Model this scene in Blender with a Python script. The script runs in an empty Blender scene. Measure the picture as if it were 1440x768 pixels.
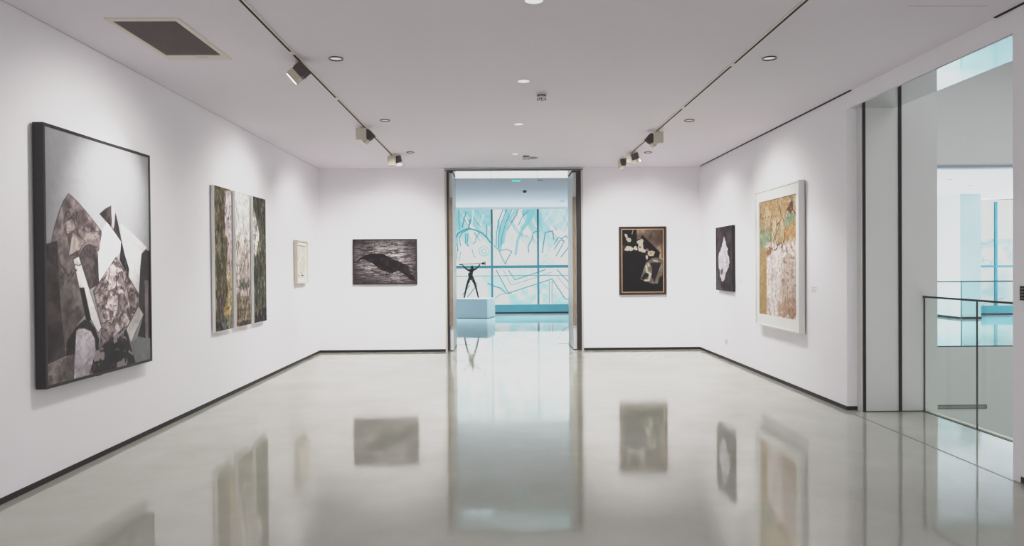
import bpy, bmesh, math, random
import numpy as np
from mathutils import Vector, Matrix

scene = bpy.context.scene
LINK = scene.collection.objects.link
PI = math.pi

# ------------------------------------------------------------------ room measures (metres)
XL, XR, D, H, EYE = -3.265, 3.594, 12.814, 3.30, 1.525
D2 = 13.90            # far side of the thick end wall
YJ, YN = 7.34, 4.94   # right wall stops at YJ, starts again nearer than YN
YS = 7.25             # stub wall face
ZL = 3.12             # underside of the lintel
YW = 22.9             # lobby window plane
REAR = -5.0


def lin(c):
    out = []
    for v in c[:3]:
        v = v / 255.0
        out.append(v / 12.92 if v <= 0.04045 else ((v + 0.055) / 1.055) ** 2.4)
    return out


# ------------------------------------------------------------------ materials
MATS = {}


def mat(name, rgb, rough=0.6, metal=0.0, spec=0.5, var=0.0, vscale=4.0, bump=0.0, bscale=40.0, emit=None, estr=0.0, ior=1.5):
    if name in MATS:
        return MATS[name]
    m = bpy.data.materials.new(name)
    m.use_nodes = True
    nt = m.node_tree
    p = nt.nodes['Principled BSDF']
    c = lin(rgb)
    p.inputs['Base Color'].default_value = (*c, 1)
    p.inputs['Roughness'].default_value = rough
    p.inputs['Metallic'].default_value = metal
    p.inputs['Specular IOR Level'].default_value = spec
    p.inputs['IOR'].default_value = ior
    tc = nt.nodes.new('ShaderNodeTexCoord')
    if var > 0:
        n = nt.nodes.new('ShaderNodeTexNoise')
        n.inputs['Scale'].default_value = vscale
        n.inputs['Detail'].default_value = 5
        r = nt.nodes.new('ShaderNodeValToRGB')
        r.color_ramp.elements[0].position = 0.3
        r.color_ramp.elements[1].position = 0.7
        r.color_ramp.elements[0].color = (*[x * (1 - var) for x in c], 1)
        r.color_ramp.elements[1].color = (*[min(1, x * (1 + var)) for x in c], 1)
        nt.links.new(tc.outputs['Object'], n.inputs['Vector'])
        nt.links.new(n.outputs['Fac'], r.inputs['Fac'])
        nt.links.new(r.outputs['Color'], p.inputs['Base Color'])
    if bump > 0:
        n2 = nt.nodes.new('ShaderNodeTexNoise')
        n2.inputs['Scale'].default_value = bscale
        b = nt.nodes.new('ShaderNodeBump')
        b.inputs['Strength'].default_value = bump
        b.inputs['Distance'].default_value = 0.01
        nt.links.new(tc.outputs['Object'], n2.inputs['Vector'])
        nt.links.new(n2.outputs['Fac'], b.inputs['Height'])
        nt.links.new(b.outputs['Normal'], p.inputs['Normal'])
    if emit:
        p.inputs['Emission Color'].default_value = (*lin(emit), 1)
        p.inputs['Emission Strength'].default_value = estr
    MATS[name] = m
    return m


WALL = mat('wall_paint', (237, 235, 239), 0.75, spec=0.2, var=0.012, vscale=0.8)
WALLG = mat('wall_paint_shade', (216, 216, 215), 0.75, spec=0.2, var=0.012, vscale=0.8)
CEIL = mat('ceiling_paint', (229, 224, 231), 0.85, spec=0.1, var=0.01, vscale=0.7)
BLACK = mat('black_metal', (24, 20, 20), 0.5, spec=0.3, var=0.1)
DARK = mat('dark_brown_metal', (48, 40, 40), 0.45, spec=0.4, var=0.08)
TRIMG = mat('pale_grey_trim', (190, 187, 182), 0.45, spec=0.4, var=0.02)
BRONZE = mat('brushed_bronze', (136, 122, 104), 0.5, metal=0.25, var=0.12, vscale=9)
LEAF = mat('door_leaf_laminate', (214, 216, 216), 0.4, spec=0.4, var=0.01)
CREAM = mat('cream_powder_coat', (196, 192, 176), 0.5, var=0.02)
WHITEP = mat('white_lacquer', (226, 226, 222), 0.45, var=0.012)
OFFW = mat('off_white_wood', (205, 198, 184), 0.5, var=0.04, vscale=12)
SPACER = mat('dark_spacer_wood', (70, 55, 45), 0.6, var=0.1)
HEAT = mat('dark_heatsink', (74, 60, 62), 0.5, metal=0.2, var=0.1)
STEELW = mat('slot_black', (14, 12, 12), 0.7, spec=0.1, var=0.1)
MAHOG = mat('mahogany_frame', (46, 24, 20), 0.4, var=0.2, vscale=30)
GOLD = mat('gold_fillet', (196, 168, 128), 0.4, metal=0.3, var=0.1)
FRBLK = mat('black_frame', (26, 20, 20), 0.4, spec=0.4, var=0.1)
TEALM = mat('teal_aluminium', (70, 130, 142), 0.4, spec=0.4, var=0.04)
TEALB = mat('teal_base_panel', (84, 142, 154), 0.35, spec=0.4, var=0.06, vscale=3)
COLUMN = mat('grey_column_paint', (190, 205, 206), 0.7, spec=0.2, var=0.01)
PLINTH = mat('plinth_paint', (176, 190, 198), 0.6, spec=0.2, var=0.01)
PATINA = mat('dark_patina_bronze', (36, 40, 42), 0.5, metal=0.5, var=0.35, vscale=25, bump=0.4, bscale=60)
LENS = mat('lit_lens', (250, 248, 240), 0.3, emit=(255, 250, 238), estr=9.0)
LENSDIM = mat('faint_glow_lens', (225, 222, 215), 0.3, emit=(255, 250, 238), estr=0.6)  # lens of the off heads, given a faint glow of its own
REFLECTOR = mat('downlight_reflector', (228, 222, 220), 0.3, metal=0.3, var=0.02, emit=(255, 250, 250), estr=0.25)  # weak glow added to brighten the inside of the reflector
GLOWREF = mat('lit_reflector', (235, 230, 226), 0.3, emit=(255, 250, 246), estr=0.55)
BULB = mat('dim_lamp', (70, 60, 60), 0.4, var=0.09)
GREENLED = mat('green_sign_light', (90, 235, 205), 0.4, emit=(90, 235, 205), estr=0.8)
INK = mat('caption_ink', (176, 174, 171), 0.8, var=0.09)
PAPER = mat('caption_sign', (230, 230, 227), 0.7, var=0.01)
STONE = mat('pale_stone_edge', (205, 205, 190), 0.5, var=0.05, vscale=20)
SOIL = mat('lower_floor', (170, 172, 165), 0.4, var=0.09)
PLASTIC = mat('white_plastic', (205, 203, 200), 0.5, var=0.01)
JOINT = mat('floor_joint', (120, 116, 104), 0.4, var=0.1)
GREYSLOT = mat('grey_slot', (150, 152, 145), 0.6, var=0.08)
RAIL = mat('dark_handrail', (58, 58, 60), 0.35, metal=0.6, var=0.08)
RAILT = mat('teal_handrail', (80, 130, 138), 0.35, metal=0.3, var=0.06)


def floor_material(name, rgb, rgb2, rough):
    m = bpy.data.materials.new(name)
    m.use_nodes = True
    nt = m.node_tree
    L = nt.links.new
    p = nt.nodes['Principled BSDF']
    tc = nt.nodes.new('ShaderNodeTexCoord')
    n = nt.nodes.new('ShaderNodeTexNoise')
    n.inputs['Scale'].default_value = 0.9
    n.inputs['Detail'].default_value = 8
    n.inputs['Roughness'].default_value = 0.6
    r = nt.nodes.new('ShaderNodeValToRGB')
    r.color_ramp.elements[0].position = 0.32
    r.color_ramp.elements[1].position = 0.68
    r.color_ramp.elements[0].color = (*lin(rgb), 1)
    r.color_ramp.elements[1].color = (*lin(rgb2), 1)
    L(tc.outputs['Object'], n.inputs['Vector'])
    L(n.outputs['Fac'], r.inputs['Fac'])
    # faint scuffs and speckle
    s = nt.nodes.new('ShaderNodeTexNoise')
    s.inputs['Scale'].default_value = 140
    s.inputs['Detail'].default_value = 2
    mx = nt.nodes.new('ShaderNodeMix')
    mx.data_type = 'RGBA'
    mx.blend_type = 'MULTIPLY'
    mx.inputs['Factor'].default_value = 1.0
    r2 = nt.nodes.new('ShaderNodeValToRGB')
    r2.color_ramp.elements[0].position = 0.3
    r2.color_ramp.elements[1].position = 0.6
    r2.color_ramp.elements[0].color = (0.93, 0.93, 0.93, 1)
    r2.color_ramp.elements[1].color = (1, 1, 1, 1)
    L(tc.outputs['Object'], s.inputs['Vector'])
    L(s.outputs['Fac'], r2.inputs['Fac'])
    L(r.outputs['Color'], mx.inputs['A'])
    L(r2.outputs['Color'], mx.inputs['B'])
    L(mx.outputs['Result'], p.inputs['Base Color'])
    p.inputs['Roughness'].default_value = rough
    p.inputs['IOR'].default_value = 2.0
    rr = nt.nodes.new('ShaderNodeMapRange')
    rr.inputs['From Min'].default_value = 0.3
    rr.inputs['From Max'].default_value = 0.7
    rr.inputs['To Min'].default_value = rough * 0.7
    rr.inputs['To Max'].default_value = rough * 1.4
    n3 = nt.nodes.new('ShaderNodeTexNoise')
    n3.inputs['Scale'].default_value = 2.2
    n3.inputs['Detail'].default_value = 4
    L(tc.outputs['Object'], n3.inputs['Vector'])
    L(n3.outputs['Fac'], rr.inputs['Value'])
    L(rr.outputs['Result'], p.inputs['Roughness'])
    # slow waviness of the poured surface
    mp = nt.nodes.new('ShaderNodeMapping')
    mp.inputs['Scale'].default_value = (1.0, 0.8, 1.0)
    w = nt.nodes.new('ShaderNodeTexNoise')
    w.inputs['Scale'].default_value = 2.6
    w.inputs['Detail'].default_value = 1.5
    b = nt.nodes.new('ShaderNodeBump')
    b.inputs['Strength'].default_value = 0.055
    b.inputs['Distance'].default_value = 0.012
    L(tc.outputs['Object'], mp.inputs['Vector'])
    L(mp.outputs['Vector'], w.inputs['Vector'])
    L(w.outputs['Fac'], b.inputs['Height'])
    L(b.outputs['Normal'], p.inputs['Normal'])
    return m


FLOOR = floor_material('polished_floor', (162, 163, 151), (179, 179, 169), 0.06)
FLOOR2 = floor_material('polished_floor_lobby', (164, 184, 186), (182, 200, 202), 0.04)


def mirror_material(name, rgb, rough):
    m = bpy.data.materials.new(name)
    m.use_nodes = True
    p = m.node_tree.nodes['Principled BSDF']
    nt = m.node_tree
    p.inputs['Base Color'].default_value = (*lin(rgb), 1)
    p.inputs['Metallic'].default_value = 1.0
    tc = nt.nodes.new('ShaderNodeTexCoord')
    n = nt.nodes.new('ShaderNodeTexNoise')
    n.inputs['Scale'].default_value = 3
    rr = nt.nodes.new('ShaderNodeMapRange')
    rr.inputs['To Min'].default_value = rough * 0.8
    rr.inputs['To Max'].default_value = rough * 1.2
    nt.links.new(tc.outputs['Object'], n.inputs['Vector'])
    nt.links.new(n.outputs['Fac'], rr.inputs['Value'])
    nt.links.new(rr.outputs['Result'], p.inputs['Roughness'])
    return m


MIRROR = mirror_material('polished_soffit', (214, 218, 218), 0.07)


def glass_material(name, tint, refl):
    m = bpy.data.materials.new(name)
    m.use_nodes = True
    nt = m.node_tree
    for n in list(nt.nodes):
        nt.nodes.remove(n)
    out = nt.nodes.new('ShaderNodeOutputMaterial')
    t = nt.nodes.new('ShaderNodeBsdfTransparent')
    t.inputs['Color'].default_value = (*tint, 1)
    g = nt.nodes.new('ShaderNodeBsdfGlossy')
    g.inputs['Roughness'].default_value = 0.02
    lw = nt.nodes.new('ShaderNodeLayerWeight')
    lw.inputs['Blend'].default_value = 0.5
    pw = nt.nodes.new('ShaderNodeMath')
    pw.operation = 'POWER'
    pw.inputs[1].default_value = 4.0
    fr = nt.nodes.new('ShaderNodeMath')
    fr.operation = 'MULTIPLY_ADD'
    fr.inputs[1].default_value = refl
    fr.inputs[2].default_value = 0.02
    nt.links.new(lw.outputs['Facing'], pw.inputs[0])
    nt.links.new(pw.outputs['Value'], fr.inputs[0])
    mx = nt.nodes.new('ShaderNodeMixShader')
    nt.links.new(fr.outputs['Value'], mx.inputs['Fac'])
    nt.links.new(t.outputs['BSDF'], mx.inputs[1])
    nt.links.new(g.outputs['BSDF'], mx.inputs[2])
    nt.links.new(mx.outputs['Shader'], out.inputs['Surface'])
    return m


GLASS = glass_material('balustrade_glass', (0.945, 0.972, 0.955), 0.3)
GLASSB = glass_material('far_balustrade_glass', (0.90, 0.96, 0.965), 0.3)


def vcol_material(name, rough=0.5, spec=0.3, emission=0.0, bump=0.0):
    m = bpy.data.materials.new(name)
    m.use_nodes = True
    nt = m.node_tree
    p = nt.nodes['Principled BSDF']
    a = nt.nodes.new('ShaderNodeAttribute')
    a.attribute_name = 'paint'
    nt.links.new(a.outputs['Color'], p.inputs['Base Color'])
    p.inputs['Roughness'].default_value = rough
    p.inputs['Specular IOR Level'].default_value = spec
    if emission > 0:
        p.inputs['Base Color'].default_value = (0.02, 0.02, 0.02, 1)
        nt.links.remove(p.inputs['Base Color'].links[0])
        nt.links.new(a.outputs['Color'], p.inputs['Emission Color'])
        p.inputs['Emission Strength'].default_value = emission
    if bump > 0:
        tc = nt.nodes.new('ShaderNodeTexCoord')
        n = nt.nodes.new('ShaderNodeTexNoise')
        n.inputs['Scale'].default_value = 60
        b = nt.nodes.new('ShaderNodeBump')
        b.inputs['Strength'].default_value = bump
        b.inputs['Distance'].default_value = 0.01
        nt.links.new(tc.outputs['Object'], n.inputs['Vector'])
        nt.links.new(n.outputs['Fac'], b.inputs['Height'])
        nt.links.new(b.outputs['Normal'], p.inputs['Normal'])
    return m


PAINTED = vcol_material('painted_canvas', 0.7, 0.12, bump=0.15)
VARNISH = vcol_material('varnished_canvas', 0.42, 0.2)
BACKLIT = vcol_material('backlit_window_print', 0.5, 0.2, emission=0.92)


# ------------------------------------------------------------------ mesh helpers
def box(bm, x0, x1, y0, y1, z0, z1):
    vs = [bm.verts.new(c) for c in ((x0, y0, z0), (x1, y0, z0), (x1, y1, z0), (x0, y1, z0),
                                    (x0, y0, z1), (x1, y0, z1), (x1, y1, z1), (x0, y1, z1))]
    for f in ((3, 2, 1, 0), (4, 5, 6, 7), (0, 1, 5, 4), (1, 2, 6, 5), (2, 3, 7, 6), (3, 0, 4, 7)):
        bm.faces.new([vs[i] for i in f])


def boxes(*bs):
    bm = bmesh.new()
    for b in bs:
        box(bm, *b)
    return bm


def cyl(bm, p0, p1, r0, r1=None, n=24, caps=True):
    r1 = r0 if r1 is None else r1
    p0, p1 = Vector(p0), Vector(p1)
    ax = (p1 - p0).normalized()
    a = ax.orthogonal().normalized()
    b = ax.cross(a)
    A = [bm.verts.new(p0 + r0 * (math.cos(2 * PI * i / n) * a + math.sin(2 * PI * i / n) * b)) for i in range(n)]
    B = [bm.verts.new(p1 + r1 * (math.cos(2 * PI * i / n) * a + math.sin(2 * PI * i / n) * b)) for i in range(n)]
    for i in range(n):
        j = (i + 1) % n
        bm.faces.new((A[i], A[j], B[j], B[i]))
    if caps:
        bm.faces.new(A[::-1])
        bm.faces.new(B)


def lathe(bm, prof, n=32, c=(0, 0, 0)):
    """prof: (radius, z) pairs; closed at a zero radius."""
    rings = []
    for r, z in prof:
        if r < 1e-6:
            rings.append([bm.verts.new((c[0], c[1], c[2] + z))])
        else:
            rings.append([bm.verts.new((c[0] + r * math.cos(2 * PI * i / n), c[1] + r * math.sin(2 * PI * i / n), c[2] + z)) for i in range(n)])
    for A, B in zip(rings, rings[1:]):
        for i in range(n):
            j = (i + 1) % n
            if len(A) == 1 and len(B) == 1:
                continue
            if len(A) == 1:
                bm.faces.new((A[0], B[j], B[i]))
            elif len(B) == 1:
                bm.faces.new((A[i], A[j], B[0]))
            else:
                bm.faces.new((A[i], A[j], B[j], B[i]))


def bevel(bm, w=0.003, seg=2):
    bmesh.ops.bevel(bm, geom=[e for e in bm.edges], offset=w, segments=seg, affect='EDGES', profile=0.5)
    return bm


def obj(name, bm, m, parent=None, smooth=False):
    bmesh.ops.recalc_face_normals(bm, faces=bm.faces[:])
    me = bpy.data.meshes.new(name)
    bm.to_mesh(me)
    bm.free()
    me.materials.append(m)
    if smooth:
        for p in me.polygons:
            p.use_smooth = True
    o = bpy.data.objects.new(name, me)
    LINK(o)
    if parent:
        o.parent = parent
    return o


def struct(name, bm, m, parent=None):
    o = obj(name, bm, m, parent)
    if parent is None:
        o['kind'] = 'structure'
    return o


def tag(o, label, cat, group=None):
    o['label'] = label
    o['category'] = cat
    if group:
        o['group'] = group
    return o


def thing(name, label, cat, loc=(0, 0, 0), rotz=0.0, group=None):
    o = bpy.data.objects.new(name, None)
    LINK(o)
    o.empty_display_size = 0.1
    o.location = loc
    o.rotation_euler = (0, 0, rotz)
    return tag(o, label, cat, group)


def dup(root, loc, label, rotz=None):
    r = root.copy()
    LINK(r)
    r.location = loc
    if rotz is not None:
        r.rotation_euler = (0, 0, rotz)
    r['label'] = label
    for ch in list(root.children):
        c = ch.copy()
        LINK(c)
        c.parent = r
        for g in list(ch.children):
            d = g.copy()
            LINK(d)
            d.parent = c
    return r


# ------------------------------------------------------------------ painting helper: colours laid on a fine grid of points
class Paint:
    def __init__(self, w, h, nu, nv, base):
        self.w, self.h, self.nu, self.nv = w, h, nu, nv
        u = np.linspace(0, 1, nu)
        v = np.linspace(0, 1, nv)
        self.U, self.V = np.meshgrid(u, v)
        self.X, self.Y = self.U * w, self.V * h
        self.c = np.zeros((nv, nu, 3)) + np.array(base, float)

    def noise(self, su, sv, seed=0, octaves=4, ux=None, vy=None):
        X = (self.X if ux is None else ux) * su
        Y = (self.Y if vy is None else vy) * sv
        out = np.zeros_like(X)
        amp, tot = 1.0, 0.0
        for o in range(octaves):
            rng = np.random.RandomState(seed * 31 + o * 7 + 1)
            G = rng.rand(64, 64)
            x0, y0 = np.floor(X).astype(int), np.floor(Y).astype(int)
            fx, fy = X - x0, Y - y0
            fx, fy = fx * fx * (3 - 2 * fx), fy * fy * (3 - 2 * fy)
            g = lambda a, b: G[b % 64, a % 64]
            out += amp * ((g(x0, y0) * (1 - fx) + g(x0 + 1, y0) * fx) * (1 - fy) + (g(x0, y0 + 1) * (1 - fx) + g(x0 + 1, y0 + 1) * fx) * fy)
            tot += amp
            amp *= 0.55
            X, Y = X * 2.03 + 5.1, Y * 2.03 + 9.7
        return out / tot

    def inside(self, pts):
        m = np.zeros(self.U.shape, bool)
        n = len(pts)
        for i in range(n):
            (x0, y0), (x1, y1) = pts[i], pts[(i + 1) % n]
            if y0 == y1:
                continue
            c = ((y0 > self.V) != (y1 > self.V)) & (self.U < (x1 - x0) * (self.V - y0) / (y1 - y0) + x0)
            m ^= c
        return m.astype(float)

    def soft(self, m, k):
        for _ in range(k):
            p = np.pad(m, 1, mode='edge')
            m = (p[1:-1, 1:-1] * 2 + p[:-2, 1:-1] + p[2:, 1:-1] + p[1:-1, :-2] + p[1:-1, 2:]) / 6
        return m

    def blend(self, m, col):
        col = np.array(col, float)
        m = np.clip(m, 0, 1)[..., None]
        self.c = self.c * (1 - m) + col * m

    def poly(self, pts, col, soft=0, alpha=1.0, rag=0.0, seed=3, outline=None, ow=0.006):
        if rag > 0:
            U, V = self.U, self.V
            self.U = U + (self.noise(14, 14, seed, 3) - 0.5) * rag
            self.V = V + (self.noise(14, 14, seed + 5, 3) - 0.5) * rag
            m = self.inside(pts)
            self.U, self.V = U, V
        else:
            m = self.inside(pts)
        m = self.soft(m, soft) if soft else m
        self.blend(m * alpha, col)
        if outline:
            self.stroke(list(pts) + [pts[0]], ow, outline, alpha=0.8)
        return m

    def tone(self, m, n, lo, hi):
        """inside mask m run from colour lo to colour hi by noise n"""
        n = np.clip((n - 0.3) / 0.4, 0, 1)[..., None]
        col = np.array(lo, float) * (1 - n) + np.array(hi, float) * n
        m = np.clip(m, 0, 1)[..., None]
        self.c = self.c * (1 - m) + col * m

    def grain(self, amount, su=40, sv=40, seed=90):
        g = self.noise(su, sv, seed, 3) - 0.5
        self.c = np.clip(self.c * (1 + amount * 2.0 * g[..., None]), 0, 255)

    def mute(self, k, shift=(0, 0, 0)):
        m = self.c.mean(-1, keepdims=True)
        self.c = np.clip(m + (self.c - m) * k + np.array(shift, float), 0, 255)

    def ell(self, cu, cv, ru, rv, col, alpha=1.0, rag=0.0, seed=2, soft=0.1):
        d = np.sqrt(((self.U - cu) / ru) ** 2 + ((self.V - cv) / rv) ** 2)
        if rag > 0:
            d = d + (self.noise(22, 22, seed, 3) - 0.5) * rag
        m = np.clip((1 + soft - d) / (2 * soft), 0, 1)
        self.blend(m * alpha, col)
        return m

    def dist(self, pts):
        d = np.full(self.U.shape, 1e9)
        for (a, b), (c, e) in zip(pts, pts[1:]):
            ax, ay, bx, by = a * self.w, b * self.h, c * self.w, e * self.h
            dx, dy = bx - ax, by - ay
            t = np.clip(((self.X - ax) * dx + (self.Y - ay) * dy) / max(dx * dx + dy * dy, 1e-9), 0, 1)
            d = np.minimum(d, np.hypot(self.X - ax - t * dx, self.Y - ay - t * dy))
        return d

    def stroke(self, pts, w, col, alpha=1.0, soft=0.5):
        d = self.dist(pts)
        self.blend(np.clip((w - d) / (w * soft), 0, 1) * alpha, col)

    def build(self, name, m, parent, y=0.0, z0=0.0, gain=0.75, power=1.3):
        """upright sheet in local x (to the viewer's right), z (up), facing -y, lower edge at z0, centred on x"""
        nu, nv = self.nu, self.nv
        co = np.zeros((nv, nu, 3))
        co[..., 0] = (self.U - 0.5) * self.w
        co[..., 1] = y
        co[..., 2] = z0 + (1 - self.V) * self.h
        idx = np.arange(nv * nu).reshape(nv, nu)
        q = np.stack([idx[1:, :-1], idx[1:, 1:], idx[:-1, 1:], idx[:-1, :-1]], -1).reshape(-1, 4)
        me = bpy.data.meshes.new(name)
        me.vertices.add(nv * nu)
        me.vertices.foreach_set('co', co.reshape(-1))
        me.loops.add(q.size)
        me.loops.foreach_set('vertex_index', q.reshape(-1).astype(np.int32))
        me.polygons.add(len(q))
        me.polygons.foreach_set('loop_start', (np.arange(len(q)) * 4).astype(np.int32))
        me.polygons.foreach_set('loop_total', np.full(len(q), 4, np.int32))
        me.update(calc_edges=True)
        s = np.clip(self.c / 255.0, 0, 1)
        l = np.where(s <= 0.04045, s / 12.92, ((s + 0.055) / 1.055) ** 2.4)
        rgba = np.ones((nv, nu, 4), np.float32)
        rgba[..., :3] = np.clip(l, 0, 1) ** power * gain
        at = me.color_attributes.new('paint', 'FLOAT_COLOR', 'POINT')
        at.data.foreach_set('color', rgba.reshape(-1))
        me.materials.append(m)
        me.validate()
        o = bpy.data.objects.new(name, me)
        LINK(o)
        o.parent = parent
        return o


def frame_bm(w, h, y0, y1, b):
    """rectangular moulding, outer size w x h from z=0, border b"""
    x = w / 2
    return boxes((-x, -x + b, y0, y1, 0, h), (x - b, x, y0, y1, 0, h), (-x + b, x - b, y0, y1, 0, b), (-x + b, x - b, y0, y1, h - b, h))


ROT = {'back': 0.0, 'left': PI / 2, 'right': -PI / 2}


# ================================================================== SETTING
struct('floor', boxes((XL - 0.15, 4.42, REAR, YS + 0.1, -0.3, 0), (XL - 0.15, XR + 0.2, YS + 0.1, 13.3, -0.3, 0)), FLOOR)
struct('floor_lobby', boxes((-6.0, 4.9, 13.3, 23.4, -0.3, 0)), FLOOR2)
struct('floor_gallery', boxes((4.9, 18.5, 12.77, 20.9, -0.3, 0)), FLOOR2)
struct('floor_lower', boxes((4.0, 15.0, REAR, 12.75, -4.3, -4.0)), SOIL)

# ceiling, with round recesses cut for the downlights
DL = [(0.233, 4.765, 0.062), (0.23, 6.84, 0.055), (0.235, 8.903, 0.055), (0.235, 11.25, 0.05)] + \
     [(-1.385, y, 0.05) for y in (6.063, 8.609, 11.007)] + [(2.318, y, 0.05) for y in (6.091, 8.688, 11.123)]
ceil = struct('ceiling', boxes((XL - 0.15, XR + 0.5, REAR, D + 0.05, H, H + 0.25)), CEIL)
cb = bmesh.new()
for x, y, r in DL:
    cyl(cb, (x, y, H - 0.05), (x, y, H + 0.16), r, n=40)
cut = obj('cutter', cb, CEIL)
md = ceil.modifiers.new('holes', 'BOOLEAN')
md.object = cut
md.operation = 'DIFFERENCE'
md.solver = 'EXACT'
bpy.context.view_layer.update()
dg = bpy.context.evaluated_depsgraph_get()
newme = bpy.data.meshes.new_from_object(ceil.evaluated_get(dg))
ceil.modifiers.clear()
ceil.data = newme
bpy.data.objects.remove(cut)

struct('wall_left', boxes((XL - 0.15, XL, REAR, D2, 0, H)), WALL)
struct('wall_rear', boxes((XL - 0.15, 4.08, REAR - 0.15, REAR, 0, H)), WALL)
OX0, OX1 = -1.006, 1.485
struct('wall_back', boxes((XL, OX0, D, D2, 0, H + 0.2), (OX1, XR, D, D2, 0, H + 0.2), (OX0, OX1, D + 0.04, D2, 3.262, H + 0.2)), WALL)
struct('wall_right', boxes((XR, 3.70, YJ, D2, 0, H)), WALL)
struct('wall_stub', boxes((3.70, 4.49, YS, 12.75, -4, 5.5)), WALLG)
struct('wall_near', boxes((XR, 4.05, REAR, YN, 0, H)), WALL)
struct('trim_lintel', boxes((XR, 4.05, YN, YJ, ZL + 0.012, H)), WALL)
struct('trim_soffit', boxes((XR + 0.003, 4.047, YN, YS, ZL, ZL + 0.012)), MIRROR)
struct('trim_threshold', boxes((XR - 0.034, XR - 0.018, YN - 3.0, YJ - 0.05, 0.0, 0.0012)), JOINT)
# shadow gap where the right wall meets the ceiling
struct('trim_shadow_gap', boxes((XR - 0.022, XR, YJ - 0.12, 12.70, H - 0.006, H), (XR - 0.022, XR, REAR, 5.10, H - 0.006, H)), STEELW)
struct('trim_ceiling_left', boxes((XL, XL + 0.006, REAR, D, H - 0.004, H)), TRIMG)
# black recessed skirting
BB = 0.042
struct('baseboard_left', boxes((XL, XL + 0.004, REAR, D, 0, BB)), BLACK)
struct('baseboard_back', boxes((XL, OX0 - 0.002, D - 0.004, D, 0, BB), (OX1 + 0.002, XR, D - 0.004, D, 0, BB)), BLACK)
struct('baseboard_right', boxes((XR - 0.004, XR, YJ, D, 0, BB), (XR, 3.70, YJ - 0.004, YJ, 0, BB)), BLACK)
struct('baseboard_near', boxes((XR - 0.004, XR, REAR, 4.86, 0, BB)), BLACK)
# dark full-height guide strips on the stub wall
for i, (a, b) in enumerate(((3.714, 3.741), (4.085, 4.114))):
    struct('trim_guide_strip_%d' % (i + 1), boxes((a, b, YS - 0.012, YS, 0, ZL + 0.05 if i == 0 else 5.0)), BLACK)
struct('trim_stub_base', boxes((3.742, 4.084, YS - 0.003, YS, 0, 0.008), (4.115, 4.34, YS - 0.003, YS, 0, 0.008)), DARK)

# ---- tall doorway in the end wall
struct('trim_doorway_frame', boxes((OX0, OX0 + 0.034, D - 0.012, D + 0.05, 0, 3.262), (OX1 - 0.034, OX1, D - 0.012, D + 0.05, 0, 3.262),
                                   (OX0, OX1, D - 0.012, D + 0.05, 3.262, 3.278)), TRIMG)
struct('trim_doorway_shadow_gap', boxes((OX0 + 0.004, OX1 - 0.004, D - 0.014, D - 0.0121, 3.256, 3.268)), DARK)  # dark strip painted in for the shadow gap under the frame head
struct('trim_doorway_dark_void', boxes((OX0 + 0.034, OX0 + 0.072, D + 0.02, D2 - 0.02, 0, 3.25), (OX1 - 0.105, OX1 - 0.034, D + 0.02, D2 - 0.02, 0, 3.25)), DARK)  # dark boxes fill in the shaded void between frame and leaves
struct('trim_doorway_soffit', boxes((OX0 + 0.03, OX1 - 0.03, D + 0.05, D2, 3.25, 3.262)), MIRROR)
struct('trim_floor_track', boxes((-0.90, -0.61, 13.88, 13.90, 0, 0.003), (1.10, 1.36, 13.88, 13.90, 0, 0.003)), DARK)
for i, (x0, x1, hx0, hx1, side) in enumerate(((-0.930, -0.872, -0.934, -0.872, -1), (1.312, 1.372, 1.300, 1.356, 1))):
    y0 = D + 0.09
    d = struct('door_%d' % (i + 1), boxes((x0, x1, y0, D2 - 0.03, 0.012, 3.225)), LEAF)
    hb = boxes((hx0, hx1, D + 0.03, D + 0.055, 0.455, 2.775))
    bevel(hb, 0.004)
    hh = obj('pull_handle', hb, BRONZE, d)
    hh['label'] = 'long brushed bronze pull handle'
    pb = bmesh.new()
    for z in (0.62, 2.6):
        cyl(pb, ((hx0 + hx1) / 2, D + 0.05, z), ((hx0 + hx1) / 2, y0 + 0.002, z), 0.012, n=12)
    obj('handle_post', pb, BRONZE, hh)
    eb = boxes((x0 - 0.002, x1 + 0.002, y0 - 0.002, D2 - 0.03, 0.004, 0.0125), (x0 - 0.002, x1 + 0.002, y0 - 0.002, D2 - 0.03, 3.224, 3.234))
    obj('edge_seal', eb, DARK, d)

# ---- lobby behind the doorway
struct('ceiling_lobby', boxes((-6.0, 4.9, D2, 23.4, 3.36, 3.6)), CEIL)
struct('wall_lobby_left', boxes((-6.15, -6.0, D2, 23.4, 0, 3.6)), WALL)
struct('wall_lobby_near', boxes((-6.0, XL - 0.15, D2 - 0.15, D2, 0, 3.6), (XR + 0.106, 4.9, D2 - 0.15, D2, 0, 3.6), (XL - 0.15, XR + 0.2, D2 - 0.05, D2, 3.36, 3.6)), WALL)
struct('wall_lobby_right', boxes((4.8, 4.95, 12.95, 23.4, 0, 3.6)), WALL)
struct('wall_facade_back', boxes((-6.15, 5.0, 23.3, 23.4, -0.1, 3.7)), TEALM)

# lobby window wall: mullions, transom, base panel, printed panes
WX0, WX1 = -4.77, 4.17
mull = [-4.77, -3.28, -1.79, -0.29, 1.195, 2.68, 4.17]
win = bpy.data.objects.new('window_1', None)
LINK(win)
win['kind'] = 'structure'
win.location = (0, YW, 0)
fb = bmesh.new()
for x in mull:
    box(fb, x - 0.032, x + 0.032, -0.04, 0.06, 0.30, 3.36)
obj('window_mullion', fb, TEALM, win)
fb = boxes((WX0, WX1, -0.035, 0.05, 1.47, 1.555))
obj('window_transom', fb, TEALM, win)
fb = boxes((WX0, WX1, -0.06, 0.06, 0.055, 0.295))
obj('window_base_panel', fb, TEALB, win)
fb = boxes((WX0, WX1, -0.05, 0.06, 0.0, 0.055))
obj('window_base_strip', fb, mat('navy_strip', (28, 42, 60), 0.5, var=0.09), win)

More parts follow.
